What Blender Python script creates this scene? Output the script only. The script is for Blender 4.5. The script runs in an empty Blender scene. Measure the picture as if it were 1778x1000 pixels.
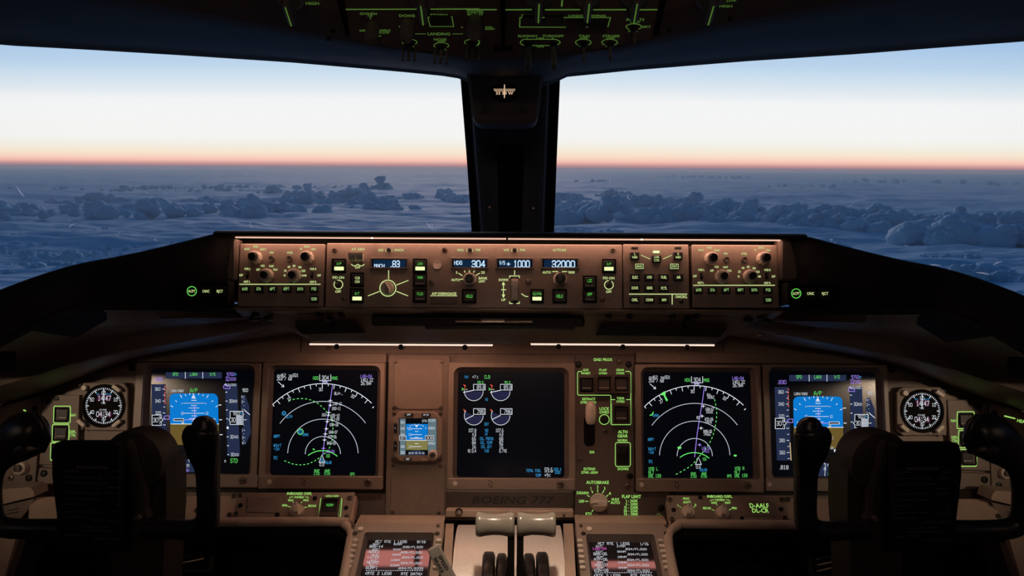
import bpy, bmesh, math, random
import numpy as np
from mathutils import Matrix, Vector
R = math.radians
rnd = random.Random(7)
C = bpy.context.scene.collection
sc = bpy.context.scene

# ------------------------------------------------------------------ camera
F_PX = 1400.0            # focal length in pixels of the 1778 wide frame
PITCH = R(8.6)           # the eye looks this far below the horizon
ROLL = 0.0056
EYE = Vector((0, 0, 1.35))
B = Matrix.Translation(EYE) @ Matrix.Rotation(-PITCH, 4, 'X')   # cockpit frame: x right, y forward, z up, pitched with the view
cam_d = bpy.data.cameras.new('camera')
cam = bpy.data.objects.new('camera', cam_d); C.objects.link(cam)
cam_d.sensor_width = 36.0; cam_d.lens = 36.0 * F_PX / 1778.0
cam_d.clip_start = 0.02; cam_d.clip_end = 500000
cam.matrix_world = B @ Matrix.Rotation(R(90), 4, 'X') @ Matrix.Rotation(ROLL, 4, 'Z')
cam_d.dof.use_dof = True; cam_d.dof.focus_distance = 1.26; cam_d.dof.aperture_fstop = 18.0
sc.camera = cam
sc.view_settings.view_transform = 'Standard'; sc.view_settings.look = 'None'
sc.view_settings.exposure = 0.0; sc.view_settings.gamma = 1.0
sc.view_settings.use_curve_mapping = False

# ------------------------------------------------------------------ sky
def lin(c):
    return tuple(((v/255)/12.92 if v <= 10.3 else (((v/255)+.055)/1.055)**2.4) for v in c)
world = bpy.data.worlds.new('twilight_sky'); sc.world = world; world.use_nodes = True
nt = world.node_tree; nt.nodes.clear()
def N(nt, kind, **kw):
    n = nt.nodes.new(kind)
    for k, v in kw.items():
        if k.startswith('i_'): n.inputs[int(k[2:])].default_value = v
        else: setattr(n, k, v)
    return n
tc = N(nt, 'ShaderNodeTexCoord'); sep = N(nt, 'ShaderNodeSeparateXYZ')
nt.links.new(tc.outputs['Generated'], sep.inputs[0])
def M(op, a, b=None, clamp=False):
    n = N(nt, 'ShaderNodeMath', operation=op); n.use_clamp = clamp
    for i, v in enumerate((a, b)):
        if v is None: continue
        if isinstance(v, (int, float)): n.inputs[i].default_value = v
        else: nt.links.new(v, n.inputs[i])
    return n.outputs[0]
X, Y, Z = sep.outputs
ax = M('MULTIPLY', M('SUBTRACT', X, -0.02), M('SUBTRACT', X, -0.02))
tel = M('MULTIPLY', Z, M('ADD', 1.0, M('MULTIPLY', ax, .75)))         # the sky pales more slowly away from the afterglow
fac = M('ADD', M('MULTIPLY', tel, 1.0), 0.1)
ramp = N(nt, 'ShaderNodeValToRGB'); nt.links.new(fac, ramp.inputs[0])
SKY = [(-0.06, (50,80,118)), (-0.014, (92,102,126)), (-0.005, (116,112,128)), (0.0, (160,126,134)), (0.0035, (238,176,166)), (0.0078, (250,205,188)), (0.015, (248,230,207)),
       (0.027, (243,241,232)), (0.036, (245,245,243)), (0.078, (244,245,246)), (0.095, (222,232,240)), (0.110, (204,223,239)), (0.122, (189,213,236)), (0.16, (158,193,231)),
       (0.26, (82,136,190)), (0.45, (38,94,148)), (0.75, (26,80,134))]
el = ramp.color_ramp.elements
while len(el) > 1: el.remove(el[-1])
for i, (p, c) in enumerate(SKY):
    e = el[0] if i == 0 else el.new(p + .1)
    e.position = p + .1; e.color = lin(c) + (1,)
back = M('ADD', M('MULTIPLY', Y, 0.45), 0.6, True)                     # the eastern half of the sky is already night
back = M('MAXIMUM', back, 0.14)
bg = N(nt, 'ShaderNodeBackground'); nt.links.new(ramp.outputs[0], bg.inputs[0]); nt.links.new(back, bg.inputs[1])
wo = N(nt, 'ShaderNodeOutputWorld'); nt.links.new(bg.outputs[0], wo.inputs[0])

# the afterglow itself: the sun is just below the horizon ahead, its light comes over the top of the clouds
sd = bpy.data.lights.new('afterglow_sun', 'SUN'); sd.energy = .85; sd.color = (1., .86, .86); sd.angle = R(24)
so = bpy.data.objects.new('afterglow_sun', sd); C.objects.link(so); so.rotation_euler = (R(-79), 0, R(6))
# ------------------------------------------------------------------ materials
MATS = {}
def mat(name, col, rough=.5, metal=0., spec=.5, vary=0., vscale=60., bump=0., bscale=300., coat=0., stretch=None):
    m = bpy.data.materials.new(name); m.use_nodes = True; MATS[name] = m
    t = m.node_tree; b = t.nodes['Principled BSDF']
    b.inputs['Base Color'].default_value = tuple(col) + (1,)
    b.inputs['Roughness'].default_value = rough; b.inputs['Metallic'].default_value = metal
    b.inputs['Specular IOR Level'].default_value = spec; b.inputs['Coat Weight'].default_value = coat
    c = N(t, 'ShaderNodeTexCoord'); src = c.outputs['Object']
    if stretch:
        mp = N(t, 'ShaderNodeMapping'); mp.inputs['Scale'].default_value = stretch; t.links.new(src, mp.inputs[0]); src = mp.outputs[0]
    n = N(t, 'ShaderNodeTexNoise'); n.inputs['Scale'].default_value = vscale; n.inputs['Detail'].default_value = 5; t.links.new(src, n.inputs[0])
    if vary:
        r = N(t, 'ShaderNodeValToRGB'); r.color_ramp.elements[0].position = .35; r.color_ramp.elements[1].position = .65
        r.color_ramp.elements[0].color = tuple(v*(1-vary) for v in col) + (1,)
        r.color_ramp.elements[1].color = tuple(min(1, v*(1+vary)) for v in col) + (1,)
        t.links.new(n.outputs[0], r.inputs[0]); t.links.new(r.outputs[0], b.inputs['Base Color'])
    if bump:
        n2 = N(t, 'ShaderNodeTexNoise'); n2.inputs['Scale'].default_value = bscale; t.links.new(src, n2.inputs[0])
        bp = N(t, 'ShaderNodeBump'); bp.inputs['Strength'].default_value = bump; bp.inputs['Distance'].default_value = .001
        t.links.new(n2.outputs[0], bp.inputs['Height']); t.links.new(bp.outputs[0], b.inputs['Normal'])
    return m
def emit(name, c, s=1.0, srgb=True):
    m = bpy.data.materials.new(name); m.use_nodes = True; MATS[name] = m
    t = m.node_tree; t.nodes.clear()
    e = N(t, 'ShaderNodeEmission'); e.inputs[0].default_value = (lin(c) if srgb else tuple(c)) + (1,); e.inputs[1].default_value = s
    o = N(t, 'ShaderNodeOutputMaterial'); t.links.new(e.outputs[0], o.inputs[0])
    return m
mat('panel', (.27,.205,.165), .5, vary=.06, vscale=90, bump=.25, bscale=900)
mat('panel_dark', (.15,.11,.09), .5, vary=.05, vscale=90, bump=.25, bscale=900)
mat('bezel', (.31,.235,.185), .42, vary=.04, vscale=120, bump=.1, bscale=1200)
mat('bronze', (.52,.385,.30), .4, vary=.05, vscale=40, bump=.1, bscale=900)
mat('cowl', (.19,.145,.118), .38, vary=.12, vscale=9, bump=.3, bscale=700)
mat('plate_dark', (.075,.058,.048), .5, vary=.05, bump=.2, bscale=900)
mat('hood', (.012,.011,.011), .75, spec=.25, bump=.4, bscale=600)
mat('liner', (.19,.145,.125), .7, spec=.3, vary=.08, vscale=12, bump=.3, bscale=500)
mat('post', (.05,.052,.062), .55, spec=.4, vary=.1, vscale=20)
mat('black', (.012,.011,.011), .35, spec=.4, vary=.1, vscale=80)
mat('black_matt', (.008,.007,.007), .8, spec=.15, vary=.1, vscale=80)
mat('yoke', (.016,.0145,.014), .33, spec=.45, vary=.1, vscale=50, bump=.15, bscale=400)
mat('yoke_cover', (.035,.03,.027), .55, spec=.3, vary=.1, vscale=30)
mat('button', (.02,.018,.017), .4, spec=.4, vary=.05)
mat('button_brown', (.075,.055,.045), .35, spec=.5, vary=.05)
mat('glass_key', (.10,.075,.06), .15, spec=.8, vary=.05)
mat('knob', (.78,.66,.55), .4, vary=.08, vscale=200)
mat('knob_dark', (.10,.08,.068), .4, vary=.05)
mat('screw', (.22,.165,.13), .35, metal=.6, vary=.1)
mat('steel', (.55,.5,.46), .28, metal=1., vary=.05)
mat('brushed', (.80,.73,.66), .42, metal=.35, vary=.10, vscale=60, bump=.15, bscale=90, stretch=(3,40,3))
mat('lever', (.36,.325,.26), .25, spec=.6, vary=.03, coat=.3)
mat('tag', (.36,.33,.28), .6, vary=.1, vscale=200)
mat('ink', (.02,.018,.016), .6)
mat('ink_pale', (.12,.11,.095), .6)
mat('plate_text', (.2,.19,.18), .6)
mat('floor', (.03,.028,.027), .9, vary=.2, vscale=30)
mat('screen', (.004,.005,.008), .17, spec=.5)
MATS['screen'].node_tree.nodes['Principled BSDF'].inputs['Emission Color'].default_value = (.3,.5,1,1); MATS['screen'].node_tree.nodes['Principled BSDF'].inputs['Emission Strength'].default_value = .0022   # black level of a lit LCD
mat('cdu_screen', (.022,.022,.026), .05, spec=.5)
MATS['cdu_screen'].node_tree.nodes['Principled BSDF'].inputs['Specular Tint'].default_value = (1,.55,.78,1)
emit('green', (206,226,150)); emit('green_mid', (158,222,108)); emit('green_dim', (70,104,42)); emit('legend', (104,222,88)); emit('legend_pale', (178,230,142)); emit('legend_dim', (64,150,70)); emit('bar', (232,255,176), 1.15)
emit('d_white', (226,232,240)); emit('d_dim', (192,198,212)); emit('d_green', (108,235,112)); emit('d_cyan', (64,168,232)); emit('d_violet', (170,140,250)); emit('d_red', (235,90,66))
emit('d_sky', (12,120,205)); emit('d_earth', (104,86,42)); emit('d_tape', (36,45,72)); emit('d_dark', (9,10,14)); emit('d_gray', (96,116,124)); emit('d_amber', (225,190,140)); emit('d_navy', (38,38,66))
emit('lcd_digit', (205,230,255), 1.05); emit('lcd_back', (16,38,62)); emit('d_purple', (62,22,46)); emit('d_olive', (128,122,72)); emit('d_magenta', (240,110,215))
emit('lamp_mcp', (1.0,.53,.37), 5.2, False); emit('lamp_main', (1.0,.51,.34), 7.8, False); emit('lamp_edge', (1.0,.78,.64), 1.0, False); emit('lamp_rim', (1.0,.60,.44), .9, False); emit('lamp_read', (1., .74, .52), 370., False); emit('lamp_wall', (1., .68, .50), 6., False); emit('lamp_map', (1., .76, .58), 560., False)
emit('compass_glow', (255,214,176), .9); emit('white_dot', (250,240,200), 1.)
def thin_glass():
    m = bpy.data.materials.new('windshield_glass'); m.use_nodes = True; MATS['glass'] = m
    t = m.node_tree; t.nodes.clear()
    tr = N(t, 'ShaderNodeBsdfTransparent'); gl = N(t, 'ShaderNodeBsdfGlossy'); gl.inputs['Roughness'].default_value = .02
    fr = N(t, 'ShaderNodeFresnel'); fr.inputs[0].default_value = 1.12
    mx = N(t, 'ShaderNodeMixShader'); o = N(t, 'ShaderNodeOutputMaterial')
    t.links.new(fr.outputs[0], mx.inputs[0]); t.links.new(tr.outputs[0], mx.inputs[1]); t.links.new(gl.outputs[0], mx.inputs[2]); t.links.new(mx.outputs[0], o.inputs[0])
thin_glass()
def scratch_mat():
    m = bpy.data.materials.new('glass_scratch'); m.use_nodes = True; MATS['scratch'] = m
    t = m.node_tree; t.nodes.clear()
    a = N(t, 'ShaderNodeBsdfTranslucent'); a.inputs[0].default_value = (.9,.93,1,1); b = N(t, 'ShaderNodeBsdfTransparent')
    mx = N(t, 'ShaderNodeMixShader'); mx.inputs[0].default_value = .6; o = N(t, 'ShaderNodeOutputMaterial')
    t.links.new(b.outputs[0], mx.inputs[1]); t.links.new(a.outputs[0], mx.inputs[2]); t.links.new(mx.outputs[0], o.inputs[0])
scratch_mat()

# ------------------------------------------------------------------ glyphs
GLYPH = {}
GLYPH_CHARS = 'ABCDEFGHIJKLMNOPQRSTUVWXYZ0123456789.,:;/-+()<>°~ abcdefghijklmnopqrstuvwxyz|_*\''
def load_glyphs():
    chars = GLYPH_CHARS
    for wt, off in (('n', .008), ('b', .014)):
        cu = bpy.data.curves.new('glyph', 'FONT'); cu.size = 1.0; cu.resolution_u = 2; cu.offset = off
        ob = bpy.data.objects.new('glyph', cu)
        def get(s):
            cu.body = s
            me = bpy.data.meshes.new_from_object(ob)
            v = [(p.co.x, p.co.y) for p in me.vertices]; f = [tuple(p.vertices) for p in me.polygons]
            bpy.data.meshes.remove(me); return v, f
        base = max(x for x, y in get('|')[0])
        for c in chars:
            v, f = get(c) if c != ' ' else ([], [])
            w = max(x for x, y in get(c + '|')[0]) - base
            GLYPH[wt + c] = (v, f, w)
        cp = max(y for x, y in GLYPH[wt + 'H'][0]); GLYPH[wt + '_cap'] = cp
        t_ = .085 if wt == 'n' else .105; W_ = .70
        def bars(P):
            v, f = [], []
            for a, b in P:
                o = len(v); v += [(a[0]-t_/2, a[1]), (a[0]+t_/2, a[1]), (b[0]+t_/2, b[1]), (b[0]-t_/2, b[1])]; f.append((o, o+1, o+2, o+3))
            return v, f
        GLYPH[wt+'M'] = bars([((.09, 0), (.14, cp)), ((.14, cp), (.14+W_*.36, cp*.12)), ((.14+W_*.36, cp*.12), (.14+W_*.72, cp)), ((.14+W_*.72, cp), (.19+W_*.72, 0))]) + (.84,)
        v1, f1 = bars([((.23, 0), (.23, cp))]); v1 += [(.06, cp*.74), (.06, cp*.88), (.23, cp), (.23, cp*.84)]; f1.append((4, 5, 6, 7)); GLYPH[wt+'1'] = (v1, f1, .36)
        bpy.data.objects.remove(ob); bpy.data.curves.remove(cu)
load_glyphs()

# square stroke lettering of the electronic displays, drawn on a 4 by 6 grid
STROKES = {'A':'00 04 26 44 40;02 42','B':'00 06 36 45 44 33 42 41 30 00;03 33','C':'41 30 10 01 05 16 36 45','D':'00 06 26 44 42 20 00','E':'40 00 06 46;03 33','F':'00 06 46;03 33','G':'45 36 16 05 01 10 30 41 43 23','H':'00 06;40 46;03 43','I':'10 30;16 36;20 26','J':'46 41 30 10 01','K':'00 06;46 03 40','L':'06 00 40','M':'00 06 23 46 40','N':'00 06 40 46','O':'10 01 05 16 36 45 41 30 10',
'P':'00 06 36 45 44 33 03','Q':'10 01 05 16 36 45 41 30 10;22 40','R':'00 06 36 45 44 33 03;23 40','S':'01 10 30 41 42 33 13 04 05 16 36 45','T':'20 26;06 46','U':'06 01 10 30 41 46','V':'06 20 46','W':'06 10 23 30 46','X':'00 46;06 40','Y':'06 23 46;23 20','Z':'06 46 00 40',
'0':'10 01 05 16 36 45 41 30 10','1':'15 26 20;10 30','2':'05 16 36 45 44 00 40','3':'05 16 36 45 44 33 42 41 30 10 01;13 33','4':'30 36 02 42','5':'46 06 03 33 42 41 30 10 01','6':'36 16 05 01 10 30 41 42 33 03','7':'06 46 45 10','8':'13 04 05 16 36 45 44 33 13 02 01 10 30 41 42 33','9':'10 30 41 45 36 16 05 04 13 43',
'.':'19 29 20 10 19','-':'03 43','+':'03 43;25 21','/':'00 46',':':'24 25;21 22','<':'46 03 40','>':'06 43 00','(':'36 14 12 30',')':'16 34 32 10','°':'15 16 26 25 15','*':'03 43;25 21;14 32;12 34'}
def stroke_glyphs():
    for wt, w in (('s', .62), ('S', 1.05)):
        for ch in GLYPH_CHARS:
            up = ch.upper(); v, f = [], []
            if up in STROKES:
                for part in STROKES[up].split(';'):
                    P = [(float(q[0]), float(q[1])) for q in part.split()]
                    if up == '.': P = [(1.6, .1), (2.4, .1)]
                    for a, b in zip(P, P[1:]):
                        dx, dy = b[0]-a[0], b[1]-a[1]; l = math.hypot(dx, dy) or 1; dx, dy = dx/l*w/2, dy/l*w/2; o = len(v)
                        v += [((a[0]-dx-dy)/6., (a[1]-dy+dx)/6.), ((b[0]+dx-dy)/6., (b[1]+dy+dx)/6.), ((b[0]+dx+dy)/6., (b[1]+dy-dx)/6.), ((a[0]-dx+dy)/6., (a[1]-dy-dx)/6.)]; f.append((o, o+1, o+2, o+3))
            narrow = up in '.:'
            if narrow: v = [(x-1.0/6, y) for x, y in v]
            GLYPH[wt+ch] = ([(x+.13, y) for x, y in v], f, (5.4 if not narrow else 3.2)/6.)
        GLYPH[wt+'_cap'] = 1.0
stroke_glyphs()

# ------------------------------------------------------------------ mesh builder
def rr(cx, cz, w, h, r, n=4):
    r = min(r, w/2-1e-6, h/2-1e-6); out = []
    for sx, sz, a0 in ((1,1,0), (-1,1,90), (-1,-1,180), (1,-1,270)):
        for i in range(n+1):
            a = R(a0 + 90*i/n)
            out.append((cx + sx*(w/2-r) + r*math.cos(a), cz + sz*(h/2-r) + r*math.sin(a)))
    return out
def circ(cx, cz, r, n=24, rz=None):
    return [(cx + r*math.cos(2*math.pi*i/n), cz + (rz or r)*math.sin(2*math.pi*i/n)) for i in range(n)]
def area(p): return sum(p[i][0]*p[(i+1)%len(p)][1]-p[(i+1)%len(p)][0]*p[i][1] for i in range(len(p)))/2
def inset(p, d):
    if area(p) < 0: d = -d
    out = []; n = len(p)
    for i in range(n):
        a, b, c = Vector(p[i-1]), Vector(p[i]), Vector(p[(i+1) % n])
        e1 = (b-a); e2 = (c-b)
        if e1.length < 1e-9 or e2.length < 1e-9: out.append(tuple(b)); continue
        e1.normalize(); e2.normalize()
        n1 = Vector((-e1.y, e1.x)); n2 = Vector((-e2.y, e2.x)); k = n1+n2
        k = k / max(.5, k.dot(n1)) if k.length > 1e-6 else n1
        out.append(tuple(b + k*d))
    return out
class MB:
    def __init__(s): s.v = []; s.f = []; s.m = []; s.mats = []
    def mi(s, m):
        if m not in s.mats: s.mats.append(m)
        return s.mats.index(m)
    def add(s, v, f, m):
        o = len(s.v); s.v += [tuple(p) for p in v]; k = s.mi(m)
        for q in f: s.f.append([o+i for i in q]); s.m.append(k)
        return s
    def loft(s, loops, m, cap0=False, cap1=False, closed=True):
        n = len(loops[0]); v = [p for l in loops for p in l]; f = []
        for a in range(len(loops)-1):
            for i in range(n if closed else n-1):
                j = (i+1) % n; f.append((a*n+i, a*n+j, (a+1)*n+j, (a+1)*n+i))
        if cap0: f.append(list(range(n))[::-1])
        if cap1: f.append([(len(loops)-1)*n + i for i in range(n)])
        return s.add(v, f, m)
    def prism(s, p, y0, y1, m, ch=0.):          # y0 = the face towards the viewer
        L = lambda q, y: [(a, y, b) for a, b in q]
        if ch: loops = [L(inset(p, ch), y0), L(p, y0+ch), L(p, y1)]
        else: loops = [L(p, y0), L(p, y1)]
        return s.loft(loops, m, True, True)
    def ring(s, po, pi, y0, y1, m, ch=0., yi=None):
        L = lambda q, y: [(a, y, b) for a, b in q]
        loops = [L(po, y1)] + ([L(po, y0+ch), L(inset(po, ch), y0)] if ch else [L(po, y0)]) + [L(pi, y0), L(pi, y1 if yi is None else yi)]
        return s.loft(loops, m)
    def flat(s, p, y, m): return s.add([(a, y, b) for a, b in p], [list(range(len(p)))], m)
    def lathe(s, cx, cz, prof, m, n=28, flute=0., nf=12, cap=True, tilt=None):
        loops = []
        for r, y in prof:
            l = []
            for i in range(n):
                a = 2*math.pi*i/n; q = r*(1 - flute*(.5+.5*math.cos(nf*a)))
                l.append((cx + q*math.cos(a), y, cz + q*math.sin(a)))
            loops.append(l)
        return s.loft(loops, m, cap, cap)
    def box(s, a, b, m):
        x0, y0, z0 = a; x1, y1, z1 = b
        v = [(x0,y0,z0),(x1,y0,z0),(x1,y1,z0),(x0,y1,z0),(x0,y0,z1),(x1,y0,z1),(x1,y1,z1),(x0,y1,z1)]
        return s.add(v, [(0,3,2,1),(4,5,6,7),(0,1,5,4),(1,2,6,5),(2,3,7,6),(3,0,4,7)], m)
    def tube(s, pts, rad, m, n=16, cap=True, up=(0,1,0)):
        pts = [Vector(p) for p in pts]; loops = []; U = Vector(up)
        for i, p in enumerate(pts):
            t = (pts[min(i+1, len(pts)-1)] - pts[max(i-1, 0)]).normalized()
            a = t.cross(U); a = a.normalized() if a.length > 1e-4 else Vector((1,0,0)); b = t.cross(a).normalized()
            r = rad[i] if isinstance(rad, (list, tuple)) else rad
            ra, rb = r if isinstance(r, (list, tuple)) else (r, r)
            loops.append([tuple(p + a*ra*math.cos(2*math.pi*k/n) + b*rb*math.sin(2*math.pi*k/n)) for k in range(n)])
        return s.loft(loops, m, cap, cap)
    def line(s, pts, w, m, y=0., closed=False):
        n = len(pts); P = [Vector(p) for p in pts]; vs = []
        for i in range(n):
            a = P[i-1] if (i or closed) else P[i]; c = P[(i+1) % n] if (i < n-1 or closed) else P[i]
            e1 = (P[i]-a); e2 = (c-P[i])
            if e1.length < 1e-9: e1 = e2
            if e2.length < 1e-9: e2 = e1
            e1 = e1.normalized(); e2 = e2.normalized(); n1 = Vector((-e1.y, e1.x)); k = n1 + Vector((-e2.y, e2.x))
            k = k/max(.6, k.dot(n1)) if k.length > 1e-6 else n1
            for q in (P[i]+k*w/2, P[i]-k*w/2): vs.append((q.x, y, q.y))
        f = [(2*i, 2*i+1, (2*i+3) % (2*n), (2*i+2) % (2*n)) for i in range(n if closed else n-1)]
        return s.add(vs, f, m)
    def text(s, tx, cx, cz, h, m, y=0., w=None, al='c', wt='b', rot=0., mono=None, sx=1.0, skew=0.):
        if wt == 'b' and (m.startswith('d_') or m.startswith('legend')): wt = 's'
        if m == 'lcd_digit': wt = 'S'
        cap = GLYPH[wt+'_cap']; k = h/cap; pen = 0.; vs = []; fs = []
        lay = []
        for c in tx:
            g = GLYPH.get(wt+c) or GLYPH[wt+' ']; adv = g[2] if mono is None else mono
            lay.append((pen + (0 if mono is None else (adv-g[2])/2), g)); pen += adv
        kx = k*sx
        if w and pen: kx = w/pen
        W = pen*kx; ox = {'c': -W/2, 'l': 0, 'r': -W}[al]
        ca, sa = math.cos(rot), math.sin(rot)
        for px, g in lay:
            o = len(vs)
            for a, b in g[0]:
                u = ox + (px+a)*kx + skew*b*k; v = b*k - h/2
                vs.append((cx + u*ca - v*sa, y, cz + u*sa + v*ca))
            fs += [[o+i for i in f] for f in g[1]]
        if vs: s.add(vs, fs, m)
        return s
    def build(s, name, parent=None, label=None, smooth=True):
        me = bpy.data.meshes.new(name); me.from_pydata(s.v, [], s.f)
        for k in s.mats: me.materials.append(MATS[k])
        me.polygons.foreach_set('material_index', s.m)
        bm = bmesh.new(); bm.from_mesh(me); bmesh.ops.recalc_face_normals(bm, faces=bm.faces)
        for f in bm.faces: f.smooth = smooth
        for e in bm.edges:
            if len(e.link_faces) != 2 or e.calc_face_angle(0) > R(38): e.smooth = False
        bm.to_mesh(me); bm.free()
        o = bpy.data.objects.new(name, me); C.objects.link(o)
        if parent is not None: o.parent = parent
        if label: o['label'] = label
        return o

# ------------------------------------------------------------------ frames: the planes that panels are mounted on
def unroll(x, y): return x + ROLL*(y-500), y - ROLL*(x-889)
class Frame:
    """a mounting plane at distance D where the line of sight (cx, cy) meets it, leaned back by lean degrees"""
    def __init__(s, D, cy=500, lean=0., cx=889, yaw=0.):
        x, y = unroll(cx, cy)
        s.o = Vector(((x-889)/F_PX*D, D, -(y-500)/F_PX*D))
        s.M = Matrix.Translation(s.o) @ Matrix.Rotation(R(yaw), 4, 'Z') @ Matrix.Rotation(R(-lean), 4, 'X'); s.I = s.M.inverted()
    def px(s, x, y, off=0.):
        x, y = unroll(x, y)
        a = s.I @ Vector((0,0,0)); b = s.I @ Vector(((x-889)/F_PX, 1, -(y-500)/F_PX))
        t = (off - a.y)/(b.y - a.y); p = a + (b-a)*t
        return (p.x, p.z)
def prop(o, label=None, cat=None, group=None, kind=None):
    if label: o['label'] = label
    if cat: o['category'] = cat
    if group: o['group'] = group
    if kind: o['kind'] = kind
    return o
class Thing:
    def __init__(s, name, label, cat, fr, x, y, crop=(0,0,1), group=None):
        s.fr = fr; s.crop = crop; s.q = fr.px(crop[0]+x*crop[2], crop[1]+y*crop[2])
        s.root = bpy.data.objects.new(name, None); s.root.empty_display_size = .02; C.objects.link(s.root)
        s.root.matrix_world = B @ fr.M @ Matrix.Translation((s.q[0], 0, s.q[1]))
        prop(s.root, label, cat, group)
        a = s.at(x, y); b = s.at(x+10, y); s.k = math.dist(a, b)/10     # metres per crop pixel
    def at(s, x, y, off=0.):
        p = s.fr.px(s.crop[0]+x*s.crop[2], s.crop[1]+y*s.crop[2], off)
        return (p[0]-s.q[0], p[1]-s.q[1])
    def rect(s, x0, y0, x1, y1, r=0., n=4, off=0.):
        a = s.at((x0+x1)/2, (y0+y1)/2, off); l = s.at(x0, (y0+y1)/2, off); rg = s.at(x1, (y0+y1)/2, off); t = s.at((x0+x1)/2, y0, off); b = s.at((x0+x1)/2, y1, off)
        return rr(a[0], (t[1]+b[1])/2, rg[0]-l[0], t[1]-b[1], r*s.k if r else .0003, n)
    def poly(s, pts, off=0.): return [s.at(x, y, off) for x, y in pts]
    def txt(s, mb, tx, x, y, h, m='green', w=None, y0=-.0004, **kw):
        p = s.at(x, y, y0); return mb.text(tx, p[0], p[1], h*s.k, m, y0, w=(w*s.k if w else None), **kw)
    def ln(s, mb, pts, w, m='green', y0=-.0004, closed=False): return mb.line(s.poly(pts, y0), w*s.k, m, y0, closed)
    def arc(s, mb, x, y, r, a0, a1, w, m='green', y0=-.0004, n=24, ry=None):
        pts = [(x + r*math.cos(R(a0+(a1-a0)*i/n)), y - (ry or r)*math.sin(R(a0+(a1-a0)*i/n))) for i in range(n+1)]
        if abs(a1-a0) >= 360: return s.ln(mb, pts[:-1], w, m, y0, True)
        return s.ln(mb, pts, w, m, y0)
    def build(s, mb, name, label=None, parent=None): return mb.build(name, parent or s.root, label)

# ---- small fittings, each a part of the panel that carries it
def screw(t, x, y, r=6, dark=False, y0=0., name='screw'):
    p = t.at(x, y); q = r*t.k; mb = MB(); m = 'black' if dark else 'screw'
    mb.lathe(p[0], p[1], [(q, y0), (q, y0-.0012), (q*.8, y0-.0022), (q*.45, y0-.0024), (q*.4, y0-.0012)], m, 16)
    mb.box((p[0]-q*.55, y0-.0026, p[1]-q*.12), (p[0]+q*.55, y0-.0022, p[1]+q*.12), 'black')
    return t.build(mb, name)
def button(t, x0, y0, x1, y1, legend=None, bar=False, lh=16, dep=.006, r=3, mat_='button', lc='legend', rim=True, ly=None, lw=None, dash=False, name='push_button'):
    mb = MB(); cx, cy = (x0+x1)/2, (y0+y1)/2; w, h = x1-x0, y1-y0
    if rim: mb.ring(t.rect(x0, y0, x1, y1, r), t.rect(x0+w*.1, y0+h*.1, x1-w*.1, y1-h*.1, r*.6), -.0035, 0, 'black_matt', .0006)
    k = .12 if rim else 0
    mb.prism(t.rect(x0+w*k, y0+h*k, x1-w*k, y1-h*k, r*.6, off=-dep), -dep, 0, mat_, .0008)
    o = t.build(mb, name)
    if legend:
        lm = MB(); L = legend if isinstance(legend, list) else [legend]
        for i, s in enumerate(L):
            yy = (ly if ly is not None else (cy if not bar else y0+h*.34)) + (i-(len(L)-1)/2)*lh*1.45
            t.txt(lm, s, cx, yy, lh, lc, w=min(lw or w*.62, len(s)*lh*.80), y0=-dep-.0004)
        t.build(lm, 'legend', parent=o)
    if bar or dash:
        bm = MB()
        if bar: bm.prism(t.rect(cx-w*.33, y0+h*.55, cx+w*.33, y0+h*.80, 4, off=-dep-.0008), -dep-.0008, -dep, 'bar')
        else: bm.prism(t.rect(cx-w*.3, y0+h*.70, cx+w*.3, y0+h*.74, 0, off=-dep-.0004), -dep-.0004, -dep, 'knob')
        t.build(bm, 'light_bar', parent=o)
    return o
def efis_knob(t, x, y, r, h=.021, cap=.62, name='rotary_knob', black=True, rot=None):
    p = t.at(x, y); q = r*t.k; mb = MB()
    mb.lathe(p[0], p[1], [(q*1.0, 0), (q*1.04, -.002), (q*.97, -h*.45)], 'knob', 40, .08, 10)
    mb.lathe(p[0], p[1], [(q*.9, -h*.45), (q*.9, -h*.62), (q*.78, -h*.66)], 'knob', 40, .05, 10)
    o = t.build(mb, name); c = MB()
    c.lathe(p[0], p[1], [(q*cap, -h*.6), (q*cap, -h*.97), (q*cap*.88, -h), (q*cap*.62, -h), (q*cap*.55, -h*.93)], 'black' if black else 'knob_dark', 28)
    t.build(c, 'knob_cap', parent=o)
    return o
def bar_knob(t, x, y, r, ang=90, h=.016, name='rotary_knob', m='knob', tip=1.0):
    p = t.at(x, y); q = r*t.k; mb = MB(); a = R(ang); ca, sa = math.cos(a), math.sin(a)
    mb.lathe(p[0], p[1], [(q, 0), (q, -.004), (q*.93, -.006), (q*.9, -h*.45)], m, 36, .03, 18)
    T = lambda u, v: (p[0]+u*ca-v*sa, p[1]+u*sa+v*ca)
    prof = [(-q*.78, -q*.30), (q*.55, -q*.34), (q*.95*tip, 0), (q*.55, q*.34), (-q*.78, q*.30)]
    mb.prism([T(*k) for k in prof], -h, -h*.4, m, q*.08)
    o = t.build(mb, name); pm = MB()
    u0, u1 = q*.2, q*.85; w = q*.05
    pm.flat([T(u0, -w), T(u1*tip, -w), T(u1*tip, w), T(u0, w)], -h-.0004, 'ink'); t.build(pm, 'pointer_line', parent=o)
    return o
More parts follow.
